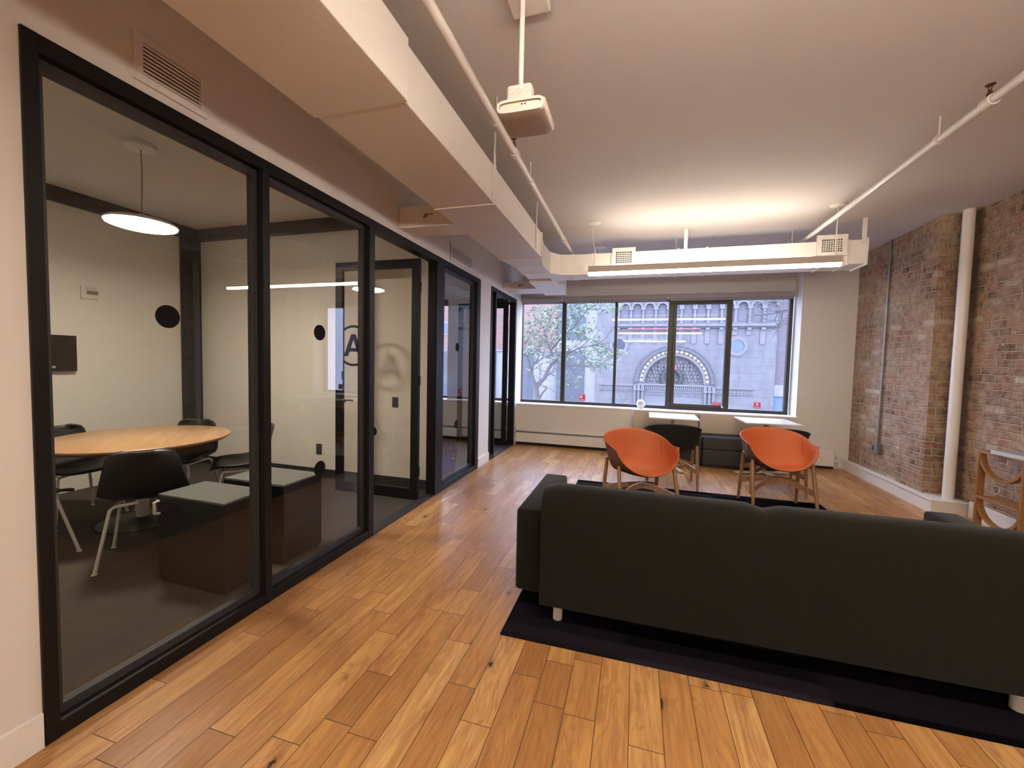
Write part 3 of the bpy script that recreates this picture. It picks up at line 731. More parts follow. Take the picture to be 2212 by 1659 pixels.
# ------------------------------------------------------------------ sprinkler pipes
def sprinkler_pipe(x, z, label, heads, hangers, couplings, y0=YB + .01, y1=YG - .01):
    t = thing('sprinkler_pipe', label, 'pipe', (x, 3.0, z), 0, 'white sprinkler pipes under the ceiling')
    b_ = BM(); tube(b_, [(0, y0 - 3, 0), (0, y1 - 3, 0)], .0235, 16); obj('pipe', b_, PIPE, t, True)
    for y in couplings:
        b_ = BM(); tube(b_, [(0, y - 3 - .035, 0), (0, y - 3 + .035, 0)], .031, 16); obj('coupling', b_, PIPE, t, True)
    for y in hangers:
        b_ = BM(); tube(b_, [(0, y - 3, .024), (0, y - 3, ZC - z - .001)], .005, 8)
        ringband(b_, 0, 0, .024, .029, y - 3 - .012, y - 3 + .012, 0, 2 * PI, 20); obj('hanger_rod', b_, PIPE, t)
    for y in heads:
        b_ = BM(); tube(b_, [(0, y - 3, .02), (0, y - 3, .05)], .014, 12); tube(b_, [(0, y - 3, .05), (0, y - 3, .062)], .009, 10)
        for s in (-1, 1): tube(b_, [(0, y - 3 + s * .004, .062), (0, y - 3 + s * .013, .075), (0, y - 3 + s * .003, .09)], .003, 6)
        lathe(b_, [(0, .0), (.02, .0), (.022, .004), (0, .004)], (0, y - 3, .09), 16)
        obj('sprinkler_head', b_, BRASS, t, label='brown upright sprinkler head')
sprinkler_pipe(-.885, 2.95, 'white sprinkler pipe beside the long air duct', (2.90,), (2.52, 3.38), (2.93, 5.05))
sprinkler_pipe(1.82, 2.95, 'white sprinkler pipe running toward the brick wall side of the ceiling', (3.02,), (3.42, 6.2), (3.02,))

# ------------------------------------------------------------------ linear pendant lamps
def linear_lamp(k, label):
    y, e_up, e_down = LAMPS[k]
    WARM = EM('lamp_strip_up', LAMP_COL, e_up); WARMD = EM('lamp_strip_down', LAMP_COL, e_down)
    t = thing('linear_pendant', label, 'lamp', (.68, y, 2.515), 0, 'long white linear pendants')
    h = 1.255
    b_ = BM(); box(b_, -h, h, -.034, -.028, .012, .082); box(b_, -h, h, .028, .034, .012, .082); box(b_, -h, -h + .004, -.028, .028, .012, .082); box(b_, h - .004, h, -.028, .028, .012, .082); box(b_, -h + .004, h - .004, -.028, .028, .045, .052)
    obj('housing', b_, PLAST, t)
    obj('lower_diffuser', box(BM(), -h + .001, h - .001, -.0275, .0275, -.022, .014, .009), WARMD, t, label='glowing lower diffuser')
    obj('upper_diffuser', box(BM(), -h + .25, h - .25, -.026, .026,   .066, .086, .008), WARM, t, label='glowing upper strip')
    for x in (-1.20, 1.20):
        pts = [(x + (.02 if x < 0 else 0) * math.sin(k / 6 * 2 * PI), 0, .082 + (ZC - 2.515 - .082) * k / 6) for k in range(7)]
        b_ = BM(); tube(b_, pts, .0055, 8); obj('cord', b_, PIPE, t)
        b_ = BM(); lathe(b_, [(0, 0), (.05, 0), (.07, .010), (.072, .018), (0, .018)], (x, 0, ZC - 2.515 - .0185), 28); obj('canopy', b_, WHITE, t, True)
    return t
linear_lamp(0, 'long white linear pendant lit in front of the window duct')
linear_lamp(1, 'long white linear pendant lit above the viewer')
linear_lamp(2, 'long white linear pendant lit at the rear of the lounge')
b = BM(); box(b, -1.03, -.58, 4.966, 4.974, ZC - .008, ZC - .001)
tag(obj('cable_raceway', b, WHITE), 'thin white cable raceway on ceiling between duct and pendant canopy', 'cable')

_p = at(1298, 533, 1.0); _k = (ZC - HC) / (_p.z - HC)
b = BM(); lathe(b, [(0, -.018), (.06, -.018), (.08, -.010), (.082, -.001), (0, -.001)], seg=32)
tag(obj('ceiling_plate', b, WHITE, smooth=True), 'small round white cover plate on the ceiling behind the window duct', 'cover plate').location = (_p.x * _k, min(_p.y * _k, 7.2), ZC)
# ------------------------------------------------------------------ access point on a pole
ap = thing('access_point', 'white flat box with ports hung from the ceiling on a pole', 'access point', (-.515, 1.86, ZC))
b = BM(); box(b, -.09, .09, -.07, .07, -.055, -.001, .008); obj('canopy', b, PLAST, ap)
b = BM(); tube(b, [(-.012, -.05, -.05), (-.012, -.05, -.46)], .0115, 16); obj('pole', b, PIPE, ap, True)
b = BM(); box(b, -.066, .046, -.088, -.028, -.520, -.448, .012, 3)
mt = obj('mount', b, PLAST, ap, True)
for k in range(3):
    b = BM(); ringband(b, -.044 + k * .034, -.478, .009, .013, -.0905, -.0875, 0, 2 * PI, 20); obj('knob', b, PLAST, mt)
b = BM()
def apb(u, v):
    a = u * 2 * PI
    c, s = math.cos(a), math.sin(a)
    ex = .112 * (abs(c) ** .28) * (1 if c >= 0 else -1); ez = .030 * (abs(s) ** .75) * (1 if s >= 0 else -1)
    y = -.10 + .205 * v
    return Vector((ex, y, ez - .545))
rows = []
for v in (0, .05, .3, .7, .95, 1.0):
    sc_ = .93 if v in (0, 1.0) else 1.0
    rows.append([b.verts.new(Vector((p.x * sc_, p.y, (p.z + .545) * sc_ - .545))) for p in (apb(k / 48, v) for k in range(48))])
for r0, r1 in zip(rows, rows[1:]):
    for k in range(48): b.faces.new((r0[k], r0[(k + 1) % 48], r1[(k + 1) % 48], r1[k]))
inner = [b.verts.new(Vector((p.x * .84, p.y, (p.z + .545) * .55 - .545))) for p in (apb(k / 48, 0) for k in range(48))]
deep = [b.verts.new(Vector((v.co.x, v.co.y + .012, v.co.z))) for v in inner]
for k in range(48):
    j = (k + 1) % 48
    b.faces.new((rows[0][k], rows[0][j], inner[j], inner[k])); b.faces.new((inner[k], inner[j], deep[j], deep[k]))
b.faces.new(deep); b.faces.new(rows[-1][::-1])
body = obj('body', b, [PLAST, PLASTG], ap, True)
for p_ in body.data.polygons:
    if p_.normal.z < -.75 and abs(p_.normal.y) < .3: p_.material_index = 1  # own taupe of the underside, with part of its shading in the colour
for k in range(2):
    b = BM(); box(b, -.028 + k * .014, -.020 + k * .014, -.0885, -.0875, -.540, -.534); obj('status_light', b, EM('status_led', (.8, .9, .2), 2.0), body)
for k in range(2):
    b = BM(); box(b, .002 + k * .014, .009 + k * .014, -.0885, -.0875, -.540, -.534); obj('port', b, DARKHOLE, body)

# ------------------------------------------------------------------ right side: pipe, conduit, shelf
b = BM(); tube(b, [(0, 0, 0), (0, 0, ZC - .144)], .047, 24)
tag(obj('vertical_pipe', b, PIPE, smooth=True), 'thick white vertical pipe in front of the brick pier', 'pipe').location = (3.165, 5.40, .143)
co = thing('electrical_conduit', 'thin grey conduit down the brick wall ending in an outlet box', 'conduit', (XP, 6.42, 0))
b = BM(); tube(b, [(-.02, 0, .52), (-.02, 0, ZC - .001)], .0125, 12); obj('tube', b, GALV, co, True)
bx = obj('outlet_box', box(BM(), -.058, -.001, -.065, .055, .405, .52, .004), GALV, co)
obj('socket', box(BM(), -.059, -.0575, .012, .038, .43, .495), DARKHOLE, bx)
for z in (.95, 1.9, 2.8): obj('strap', box(BM(), -.034, -.001, -.03, .03, z - .008, z + .008, .002), GALV, co)

sh = thing('side_shelf', 'honey oak side shelf with curved U supports by the brick wall', 'shelf', (3.06, 4.565, 0))
SW = .24
obj('top_board', box(BM(), -.06, .13, -SW, SW, .735, .76, .004), SHELFW, sh)
obj('middle_board', box(BM(), -.055, .13, -SW + .02, SW - .02, .325, .348, .004), SHELFW, sh)
for s in (-1, 1):
    for z0, z1 in ((.0, .735),):
        for xx in (-.055,):
            obj('leg', box(BM(), xx, xx + .055, s * SW - (.022 if s > 0 else 0), s * SW + (.0 if s > 0 else .022), z0, z1, .003), SHELFW, sh)
for zc in (.735, .325):
    for xx in (-.048,):
        b = BM(); ringband(b, 0, zc, .188, .210, xx, xx + .042, PI, 2 * PI, 36, 'yz')
        xform(b, Matrix.Translation((0, 0, zc)) @ Matrix.Diagonal((1, 1.12, 1.02, 1)) @ Matrix.Translation((0, 0, -zc)))
        obj('curved_support', b, SHELFW, sh, True)
bk = thing('book', 'thick grey book lying on top of the oak side shelf', 'book', (3.085, 4.43, .76), .12)
obj('cover', box(BM(), -.10, .10, -.19, .19, 0, .005), COVER, bk); obj('cover', box(BM(), -.10, .10, -.19, .19, .035, .040), COVER, bk)
obj('pages', box(BM(), -.096, .094, -.186, .186, .005, .035), PAPER, bk); obj('spine', box(BM(), .095, .10, -.19, .19, .005, .035), COVER, bk)

# ------------------------------------------------------------------ rug and sofa
b = BM(); box(b, -.645, 1.945, 2.05, 5.175, 0.0, .013, .005)
tag(obj('rug', b, RUG), 'black striped rug lying under the sofa and orange chairs', 'rug')
so = thing('sofa', 'charcoal fabric two seat sofa seen from behind on the black rug', 'sofa', (.625, 2.66, .013))
def srb(name, x0, x1, y0, y1, z0, z1, bev, par=so, seg=4):
    b_ = BM(); box(b_, x0 - .625, x1 - .625, y0 - 2.66, y1 - 2.66, z0 - .013, z1 - .013, bev, seg); return obj(name, b_, SOFA, par, True)
def back_panel(x0, x1):
    """upright upholstered back: straight rear face, softly rolled top"""
    b_ = BM(); prof = [(2.185, .125), (2.180, .15), (2.180, .66), (2.188, .715), (2.215, .755), (2.26, .775), (2.33, .775), (2.385, .755), (2.42, .71), (2.45, .55), (2.46, .40), (2.46, .125)]
    n = len(prof); N = 14; rows = []
    for i in range(N + 1):
        u = i / N; e = min(u, 1 - u) * (x1 - x0); k = max(0, 1 - e / .03)
        sx = x0 + u * (x1 - x0)
        row = []
        for y, z in prof:
            cy, cz = 2.32, .42
            sh_ = 1 - .035 * k * k * max(0, min(1, (z - .58) / .12))
            dz = -.018 * max(0, 1 - e / .10) ** 2 if z > .7 else 0
            row.append(b_.verts.new((sx - .625, cy + (y - cy) * sh_ - 2.66, cz + (z - cz) * (1 - .012 * k * k * (z > .6)) + dz - .013)))
        rows.append(row)
    for r0, r1 in zip(rows, rows[1:]):
        for k in range(n): b_.faces.new((r0[k], r0[(k + 1) % n], r1[(k + 1) % n], r1[k]))
    b_.faces.new(rows[0][::-1]); b_.faces.new(rows[-1])
    return obj('backrest', b_, SOFA, so, True)
back_panel(-.466, .630); back_panel(.6305, 1.717)
srb('seat_base', -.466, 1.717, 2.47, 3.10, .125, .27, .02)
srb('seat_cushion', -.462, .624, 2.465, 3.13, .272, .42, .04); srb('seat_cushion', .630, 1.713, 2.465, 3.13, .272, .42, .04)
srb('arm', -.640, -.470, 2.30, 3.14, .12, .605, .022, so, 3); srb('arm', 1.721, 1.891, 2.30, 3.14, .12, .605, .022, so, 3)
for x, y in ((-.375, 2.275), (1.625, 2.275), (-.375, 3.02), (1.625, 3.02)):
    b = BM(); tube(b, [(x - .625, y - 2.66, 0), (x - .625, y - 2.66, .113)], .026, 20); obj('leg', b, LTMETAL, so, True, label='short white cylindrical leg')

# ------------------------------------------------------------------ shell armchairs
def tub_chair(label, inner, outer, loc, rz, group):
    t = thing('shell_armchair', label, 'chair', loc, rz, group)
    tips = Vector((0, -.09, .668)); Wd = .292
    prof = [(0, -.235, .452), (.08, -.215, .440), (.28, -.07, .412), (.48, .12, .410), (.58, .215, .450), (.68, .265, .525), (.80, .315, .635), (.92, .355, .745), (1, .38, .80)]
    def mid(v):
        for (a, y0, z0), (c, y1, z1) in zip(prof, prof[1:]):
            if v <= c + 1e-9:
                k = (v - a) / (c - a); return Vector((0, y0 + (y1 - y0) * k, z0 + (z1 - z0) * k))
        return Vector((0, prof[-1][1], prof[-1][2]))
    def msm(v):
        h = .045; s = Vector(); 
        for k in (-2, -1, 0, 1, 2): s += mid(min(1, max(0, v + k * h / 2)))
        return s / 5
    def fn(u, v):
        s = u * 2 - 1; ph = s * PI / 2; c = max(0.0, math.cos(ph))
        gy = c ** .75; gz = c ** ((1.25 - .80 * v / .45) if v < .45 else (.45 + .70 * ((v - .45) / .55) ** 1.3)); m_ = msm(v)
        p = Vector((0, tips.y + (m_.y - tips.y) * gy, tips.z + (m_.z - tips.z) * gz))
        beta = .08 + .36 * max(0, (v - .35) / .65)
        x = Wd * math.sin(ph) * (1 + beta * c)
        tip = max(0, abs(s) - .93) / .07
        return Vector((x + (1 if s > 0 else -1) * .022 * tip, p.y, p.z + .012 * tip))
    b_ = BM()
    N, Mv = 44, 22
    # finer steps near the arm tips
    def rem(u): 
        s = u * 2 - 1; return .5 + .5 * math.sin(s * PI / 2) * 1.0
    sheet(b_, fn, N, Mv)
    bmesh.ops.remove_doubles(b_, verts=b_.verts[:], dist=.0006)
    sh_ = obj('seat_shell', b_, [inner, outer], t, True)
    # make the upper/inner side face up before thickening
    me = sh_.data; c_ = max(me.polygons, key=lambda p: -abs(p.center.x) - abs(p.center.y + .05))
    if c_.normal.z < 0: me.flip_normals()
    md = sh_.modifiers.new('thickness', 'SOLIDIFY'); md.thickness = .010; md.offset = -1; md.material_offset = 1; md.material_offset_rim = 0
    for s_ in (-1, 1):
        pts = []
        for k in range(9):
            v = .62 + .37 * k / 8; p = fn(.5 + s_ * .30, v); pts.append(p + Vector((-s_ * .001, -.002, .001)))
        q = BM(); tube(q, pts, .0016, 6); obj('seam', q, outer, sh_)
    # oak legs, splayed and tapered
    for sx in (-1, 1):
        for sy in (-1, 1):
            foot = Vector((sx * .282, sy * .255 + .01, 0)); top = Vector((sx * .268, sy * .15 + .05, .53 if sy > 0 else .51))
            q = BM(); tube(q, [foot, foot.lerp(top, .5), foot.lerp(top, .95), top], [.0135, .0185, .017, .012], 14); obj('leg', q, OAK, t, True)
    for sy in (-1, 1):
        pts = []
        for k in range(13):
            s = k / 12 * 2 - 1; x = s * .272; pts.append(Vector((x, sy * (.028 + .165 * abs(s) ** 1.6) + .02, .225 + .075 * (1 - abs(s) ** 1.8))))
        q = BM()
        for p0, p1 in zip(pts, pts[1:]): obox(q, p0, p1, .02, .05)
        obj('stretcher', q, OAK, t)
    return t
tub_chair('orange felt shell armchair on the rug facing the sofa, the left one', ORANGE, ORANGEB, (.085, 4.10, .018), math.radians(24), 'orange shell armchairs')
tub_chair('orange felt shell armchair on the rug facing the sofa, the right one', ORANGE, ORANGEB, (1.43, 4.82, .018), math.radians(3), 'orange shell armchairs')
tub_chair('black felt shell armchair pushed to the left cafe table', BLKFELT, BLKFELT, (.45, 5.46, 0), math.radians(181), 'black shell armchairs')
tub_chair('black felt shell armchair at the right cafe table, behind the orange chair', BLKFELT, BLKFELT, (1.60, 5.62, 0), math.radians(181), 'black shell armchairs')

# ------------------------------------------------------------------ cafe tables and banquette
def cafe_table(label, x, y, rz):
    t = thing('cafe_table', label, 'table', (x, y, 0), rz, 'square white cafe tables')
    obj('tabletop', box(BM(), -.325, .325, -.325, .325, .722, .742, .006), TOPW, t)
    obj('column', box(BM(), -.022, .022, -.022, .022, .045, .712), GREYM, t)
    obj('mounting_plate', box(BM(), -.12, .12, -.12, .12, .712, .722), GREYM, t)
    for k in range(4):
        a = math.radians(-72 + 90 * k); e = Vector((math.cos(a) * .40, math.sin(a) * .40, .022))
        f_ = obj('foot', obox(BM(), (0, 0, .030), e, .052, .022), LTMETAL, t)
        b_ = BM(); lathe(b_, [(0, 0), (.014, 0), (.014, .012), (0, .012)], (e.x * .94, e.y * .94, 0), 12); obj('glide', b_, BLACK2, f_)
cafe_table('square white cafe table before the left banquette module', .535, 6.40, math.radians(-1.5))
cafe_table('square white cafe table before the right banquette module', 1.735, 6.42, math.radians(1.5))
def banquette(x0, x1, label):
    t = thing('banquette', label, 'bench', (x0, 7.10, 0), 0, 'banquette modules under the window'); L = x1 - x0
    def q(name, a, c, e, g, i, k, bev, m): b_ = BM(); box(b_, a, c, e, g, i, k, bev, 3); return obj(name, b_, m, t, True)
    q('backrest', .003, L - .003, -.20, -.005, .44, .752, .018, BANQ)
    q('seat', .003, L - .003, -.585, -.03, .27, .445, .016, DKVINYL)
    q('base', .003, L - .003, -.585, -.03, .045, .266, .012, DKVINYL)
    q('plinth', .02, L - .02, -.545, -.06, 0, .045, .0, BLACK2)
banquette(-.005, .955, 'left beige backed charcoal banquette module under the window')
banquette(.962, 1.925, 'right beige backed charcoal banquette module under the window')

# ------------------------------------------------------------------ first meeting room
TC = Vector((-4.10, 2.52, 0)); TR = math.radians(135)
mtb = thing('meeting_table', 'round oak meeting table behind the glass partition', 'table', (TC.x, TC.y, 0), TR)
b = BM(); prof = [(0, .742), (.985, .742), (1.0, .735), (.997, .722), (.94, .700), (0, .700)]
rings = []
for r, z in prof:
    rings.append([b.verts.new((0, 0, z))] if r == 0 else [b.verts.new((.66 * r * math.cos(2 * PI * k / 72), .645 * r * math.sin(2 * PI * k / 72), z)) for k in range(72)])
for a_, c_ in zip(rings, rings[1:]):
    for k in range(72):
        j = (k + 1) % 72
        if len(a_) == 1: b.faces.new((a_[0], c_[j], c_[k]))
        elif len(c_) == 1: b.faces.new((a_[k], a_[j], c_[0]))
        else: b.faces.new((a_[k], a_[j], c_[j], c_[k]))
obj('tabletop', b, OAKX, mtb, True)
b = BM(); tube(b, [(0, 0, .03), (0, 0, .70)], .045, 20); obj('column', b, LTMETAL, mtb, True)
b = BM(); lathe(b, [(0, .0), (.30, 0), (.30, .01), (.10, .028), (.05, .045), (0, .045)], seg=40); obj('base', b, BLACK2, mtb, True)

def shell_chair():
    t = thing('meeting_chair', '', 'chair', (0, 0, 0), 0, 'black meeting chairs')
    prof = [(0, -.245, .425), (.06, -.235, .445), (.2, -.14, .448), (.38, .02, .432), (.52, .13, .44), (.62, .185, .50), (.75, .215, .60), (.9, .245, .73), (1, .262, .81)]
    def mid(v):
        for (a, y0, z0), (c, y1, z1) in zip(prof, prof[1:]):
            if v <= c + 1e-9:
                k = (v - a) / (c - a); return Vector((0, y0 + (y1 - y0) * k, z0 + (z1 - z0) * k))
        return Vector((0, prof[-1][1], prof[-1][2]))
    def fn(u, v):
        s = u * 2 - 1
        w_ = .235 - .062 * max(0, v - .5) * 2 + .02 * math.sin(v * PI)
        ends = max(0, abs(v - .5) * 2 - .82) / .18
        w_ *= (1 - (.26 + .14 * (v > .5)) * ends ** 2.5)
        vv = sum(mid(min(1, max(0, v + d))).y for d in (-.05, 0, .05)) / 3; zz = sum(mid(min(1, max(0, v + d))).z for d in (-.05, 0, .05)) / 3
        curl = abs(s) ** 3
        up = .055 * curl * max(0, 1 - abs(v - .42) * 1.6); fw = -.045 * curl * max(0, (v - .5) * 2)
        return Vector((s * w_, vv + fw, zz + up))
    b_ = BM(); sheet(b_, fn, 20, 24); o_ = obj('seat_shell', b_, BLKLEATH, t, True)
    md = o_.modifiers.new('thickness', 'SOLIDIFY'); md.thickness = .016; md.offset = 0
    for sx in (-1, 1):
        for sy in (-1, 1):
            q = BM(); tube(q, [(sx * .05, sy * .10, .412), (sx * .165, sy * .145, .410), (sx * .185, sy * .155, .395), (sx * .25, sy * .235, .006)], .0105, 10); l_ = obj('leg', q, LTMETAL, t, True, label='pale steel leg')
            q = BM(); lathe(q, [(0, 0), (.016, 0), (.014, .008), (0, .01)], (sx * .25, sy * .235, 0), 12); obj('glide', q, LTMETAL, l_)
    q = BM(); tube(q, [(-.165, -.145, .41), (-.165, .145, .41)], .008, 8); tube(q, [(.165, -.145, .41), (.165, .145, .41)], .008, 8); obj('side_rail', q, LTMETAL, t, True)
    return t
ch0 = shell_chair()
def face(dx, dy): return math.atan2(dy, dx) + PI / 2        # local -y turned to (dx, dy)
spots = [((-3.37, 2.12), (-.75, .65), 'black meeting chair nearest the glass with its back to it'),
         ((-4.12, 1.73), (.0, 1.0), 'black meeting chair at the left of the round table, half behind the first post'),
         ((-4.72, 2.38), (1.0, .0), 'black meeting chair across the table beside the wall screen'),
         ((-4.26, 2.96), (.30, -.95), 'black meeting chair across the table in front of the black column'),
         ((-3.55, 3.02), (-.66, -.75), 'black meeting chair at the right end of the table by the first mullion')]
for i, (p, d, l) in enumerate(spots):
    if i == 0: ch0.location = (*p, 0); ch0.rotation_euler = (0, 0, face(*d)); ch0['label'] = l
    else: dup(ch0, (*p, 0), face(*d), l)
def cabinet(x0, x1, y0, y1, label):
    t = thing('cabinet', label, 'cabinet', ((x0 + x1) / 2, (y0 + y1) / 2, 0), 0, 'low black cabinets by the glass'); hx, hy = (x1 - x0) / 2, (y1 - y0) / 2
    obj('body', box(BM(), -hx, hx, -hy, hy, .02, .562, .004), CABBLK, t)
    obj('top_panel', box(BM(), -hx + .004, hx - .004, -hy + .004, hy - .004, .562, .572, .002), CABTOP, t)
    for sx in (-1, 1):
        for sy in (-1, 1): obj('foot', box(BM(), sx * (hx - .03) - .015, sx * (hx - .03) + .015, sy * (hy - .03) - .015, sy * (hy - .03) + .015, 0, .02), BLACK2, t)
    return t, hx, hy
t, hx, hy = cabinet(-2.885, -2.33, 1.855, 2.17, 'low black cabinet with grey top, the nearer one behind the glass')
b = BM(); tube(b, [(-hx + .02, -hy - .001, .53), (-hx + .02, -hy - .03, .525), (-hx + .02, -hy - .03, .455), (-hx + .02, -hy - .001, .45)], .009, 8); obj('handle', b, LTMETAL, t, True, label='white pull handle')
cabinet(-2.85, -2.30, 2.27, 2.63, 'low black cabinet with grey top, the farther one behind the glass')
tv = thing('wall_screen', 'black wall screen on the far wall of the meeting room', 'screen', (XF, 2.45, 1.265))
obj('panel', box(BM(), .03, .06, -.42, .42, 0, .368, .004), SCREEN, tv); obj('wall_bracket', box(BM(), .0, .03, -.1, .1, .1, .27), BLACK2, tv); obj('badge', box(BM(), .0605, .0615, .16, .25, .035, .055, .0), PLASTG, tv, label='grey strip on the lower edge')
th = thing('thermostat', 'white wall controller with a small display above the screen', 'thermostat', (XF, 3.015, 2.035))
obj('housing', box(BM(), 0, .022, -.075, .075, 0, .135, .005), PLAST, th); obj('display', box(BM(), .022, .0235, -.03, .068, .05, .09), GREYM, th)
for k in range(3): obj('button', box(BM(), .022, .024, -.035 + k * .03, -.015 + k * .03, .105, .118), PLASTG, th)
def plate(name, x, z, label, w_=.075, h_=.118):
    t_ = thing(name, label, 'wall plate', (x, 4.20, z))
    obj('cover_plate', box(BM(), -w_ / 2, w_ / 2, -.008, 0, -h_ / 2, h_ / 2, .002), BLACK2, t_)
    obj('rocker', box(BM(), -.017, .017, -.0105, -.008, -.034, .034, .001), BLACK2, t_)
plate('light_switch', -2.645, .97, 'black light switch on the cream wall behind the open door')
plate('wall_outlet', -3.71, .34, 'black outlet low on the cream wall above the cabinets', .08, .13)
pn = thing('disc_pendant', 'glowing white disc pendant over the round meeting table', 'lamp', (-3.79, 2.37, ZC))
b = BM(); lathe(b, [(0, -.04), (.085, -.04), (.10, -.03), (.10, -.0015), (0, -.0015)], seg=36); obj('canopy', b, WHITE, pn, True)
b = BM(); tube(b, [(.004, 0, -.04), (.012, 0, -.2), (.004, 0, -.42), (0, 0, -.535)], .004, 8); obj('cord', b, GREYM, pn)
b = BM(); lathe(b, [(0, -.535), (.018, -.535), (.02, -.575), (0, -.58)], seg=16); obj('cord_grip', b, GREYM, pn, True)
b = BM(); lathe(b, [(0, -.572), (.10, -.575), (.205, -.590), (.228, -.605), (.228, -.618), (.222, -.620), (.222, -.606), (0, -.600)], seg=56); obj('shade', b, PLAST, pn, True)
b = BM(); lathe(b, [(0, -.612), (.221, -.612), (.221, -.628), (.19, -.638), (0, -.642)], seg=56); obj('diffuser', b, DISC, pn, True, label='glowing disc diffuser')

# ------------------------------------------------------------------ second meeting room: bin
bn = thing('recycling_bin', 'blue recycling bin with clear liner behind the far glass pane', 'bin', (-2.42, 4.98, 0))
def frustum(bm, a0, b0, a1, b1, z0, z1, bottom=True):
    lo = [bm.verts.new((sx * a0, sy * b0, z0)) for sx, sy in ((-1, -1), (1, -1), (1, 1), (-1, 1))]; hi = [bm.verts.new((sx * a1, sy * b1, z1)) for sx, sy in ((-1, -1), (1, -1), (1, 1), (-1, 1))]
    for k in range(4): bm.faces.new((lo[k], lo[(k + 1) % 4], hi[(k + 1) % 4], hi[k]))
    if bottom: bm.faces.new(lo[::-1])
    return bm
o = obj('tub', frustum(BM(), .13, .10, .165, .135, .0, .36), BLUEB, bn); md = o.modifiers.new('thickness', 'SOLIDIFY'); md.thickness = .005
b = BM()
def bagf(u, v):
    a = u * 2 * PI; c, s = math.cos(a), math.sin(a)
    ex = .17 * (abs(c) ** .5) * (1 if c >= 0 else -1); ey = .14 * (abs(s) ** .5) * (1 if s >= 0 else -1)
    k = 1.02 + .05 * math.sin(a * 9 + v * 3) * (.4 + v); z = .27 + .13 * v + .015 * math.sin(a * 5)
    return Vector((ex * k, ey * k, z))
sheet(b, bagf, 60, 6); bmesh.ops.remove_doubles(b, verts=b.verts[:], dist=1e-4); obj('liner', b, BAG, bn, True, label='clear plastic liner folded over the rim')
for k in range(3):
    a = PI / 2 + k * 2 * PI / 3
    p = [Vector((.1545, .0 + .035 * math.cos(a + d), .20 + .035 * math.sin(a + d))) for d in (-.5, -.1, .3)]
    b = BM(); tube(b, p, [.006, .006, .002], 6); obj('recycling_arrow', b, TOPW, bn, label='pale recycling arrow')

# ------------------------------------------------------------------ outdoors: street, church, houses, trees
YC = 25.0; ZS = -4.3
b = BM(); box(b, -40, 40, YG + .15, 60, ZS - .2, ZS)
struct('street', b, ROOFDARK, 'grey street below the windows', 'street')
church = thing('church', 'pale limestone church front with a round arched doorway across the street', 'church', (2.05, YC, ZS))
def cp(name, bm, mat=STONE2, par=church, smooth=False, label=None):
    xform(bm, Matrix.Translation((-2.05, -YC, -ZS))); return obj(name, bm, mat, par, smooth, label=label)
AX, AZ, AR = 2.05, .50, 2.13
b = BM()                            # wall with the arch cut out of it
seg = 40
outer_l, outer_r, ztop, zbot = -2.25, 7.05, 6.6, ZS
arc = [(AX + 1.62 * math.cos(PI * k / seg), AZ + 1.62 * math.sin(PI * k / seg)) for k in range(seg + 1)]
poly = [(outer_r, zbot), (outer_r, ztop), (outer_l, ztop), (outer_l, zbot), (AX - 1.62, zbot)] + arc[::-1] + [(AX + 1.62, zbot)]
prism(b, poly, YC, YC + .8, 'xz')
cp('facade_wall', b, STONE)
b = BM(); ringband(b, AX, AZ, 1.95, AR - .04, YC - .10, YC + .0, 0, PI, 56); cp('arch_molding', b, STONE2)
b = BM(); ringband(b, AX, AZ, AR - .04, AR, YC - .14, YC, 0, PI, 56); cp('arch_molding', b, ROOFDARK2)
b = BM(); ringband(b, AX, AZ, 1.90, 1.95, YC - .13, YC, 0, PI, 56); cp('arch_molding', b, ROOFDARK2)
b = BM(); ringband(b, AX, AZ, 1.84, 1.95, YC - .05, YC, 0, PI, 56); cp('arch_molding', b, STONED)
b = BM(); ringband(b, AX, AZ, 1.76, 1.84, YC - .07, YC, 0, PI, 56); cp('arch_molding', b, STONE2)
b = BM(); ringband(b, AX, AZ, 1.56, 1.70, YC - .02, YC + .35, 0, PI, 56); cp('arch_molding', b, STONE2)
b = BM()
for k in range(46):
    a = PI * (k + .5) / 46; p0 = Vector((AX + 1.965 * math.cos(a - .018), YC - .115, AZ + 1.965 * math.sin(a - .018))); p1 = Vector((AX + 2.115 * math.cos(a + .018), YC - .115, AZ + 2.115 * math.sin(a + .018)))
    tube(b, [p0, p1], .022, 6)
cp('rope_carving', b, STONED)
b = BM(); box(b, AX - 1.62, AX + 1.62, YC + .34, YC + .5, ZS, AZ + 1.62); tym = cp('tympanum', b, STONE2)
b = BM()                            # pierced basket-weave screen
for r_ in range(7):
    zz = AZ + .20 + r_ * .205
    half = math.sqrt(max(0, 1.45 ** 2 - (zz - AZ) ** 2))
    n = int(half * 2 / .165)
    for c_ in range(n):
        xx = AX - half + (c_ + .5) * (2 * half / max(n, 1)); d_ = .0 if (r_ + c_) % 2 else .05
        box(b, xx - .045, xx + .045, YC + .24 + d_, YC + .34, zz - .085, zz + .085)
cp('lattice_screen', b, STONE2, tym)
b = BM()
for r_ in range(7):
    zz = AZ + .10 + r_ * .205
    half = math.sqrt(max(0, 1.45 ** 2 - (zz - AZ) ** 2)); n = int(half * 2 / .165)
    for c_ in range(n):
        xx = AX - half + (c_ + .5) * (2 * half / max(n, 1))
        if (r_ + c_) % 2: box(b, xx - .05, xx + .05, YC + .325, YC + .34, zz - .02, zz + .025)
cp('lattice_holes', b, DARKHOLE, tym)
b = BM(); box(b, AX - 2.05, AX + 2.05, YC - .06, YC + .36, .36, .46); cp('lintel', b, STONE2)
b = BM()
for k in range(30): box(b, AX - 1.5 + k * .1034, AX - 1.44 + k * .1034, YC - .03, YC + .3, .12, .33)
cp('lintel_fluting', b, STONE2)
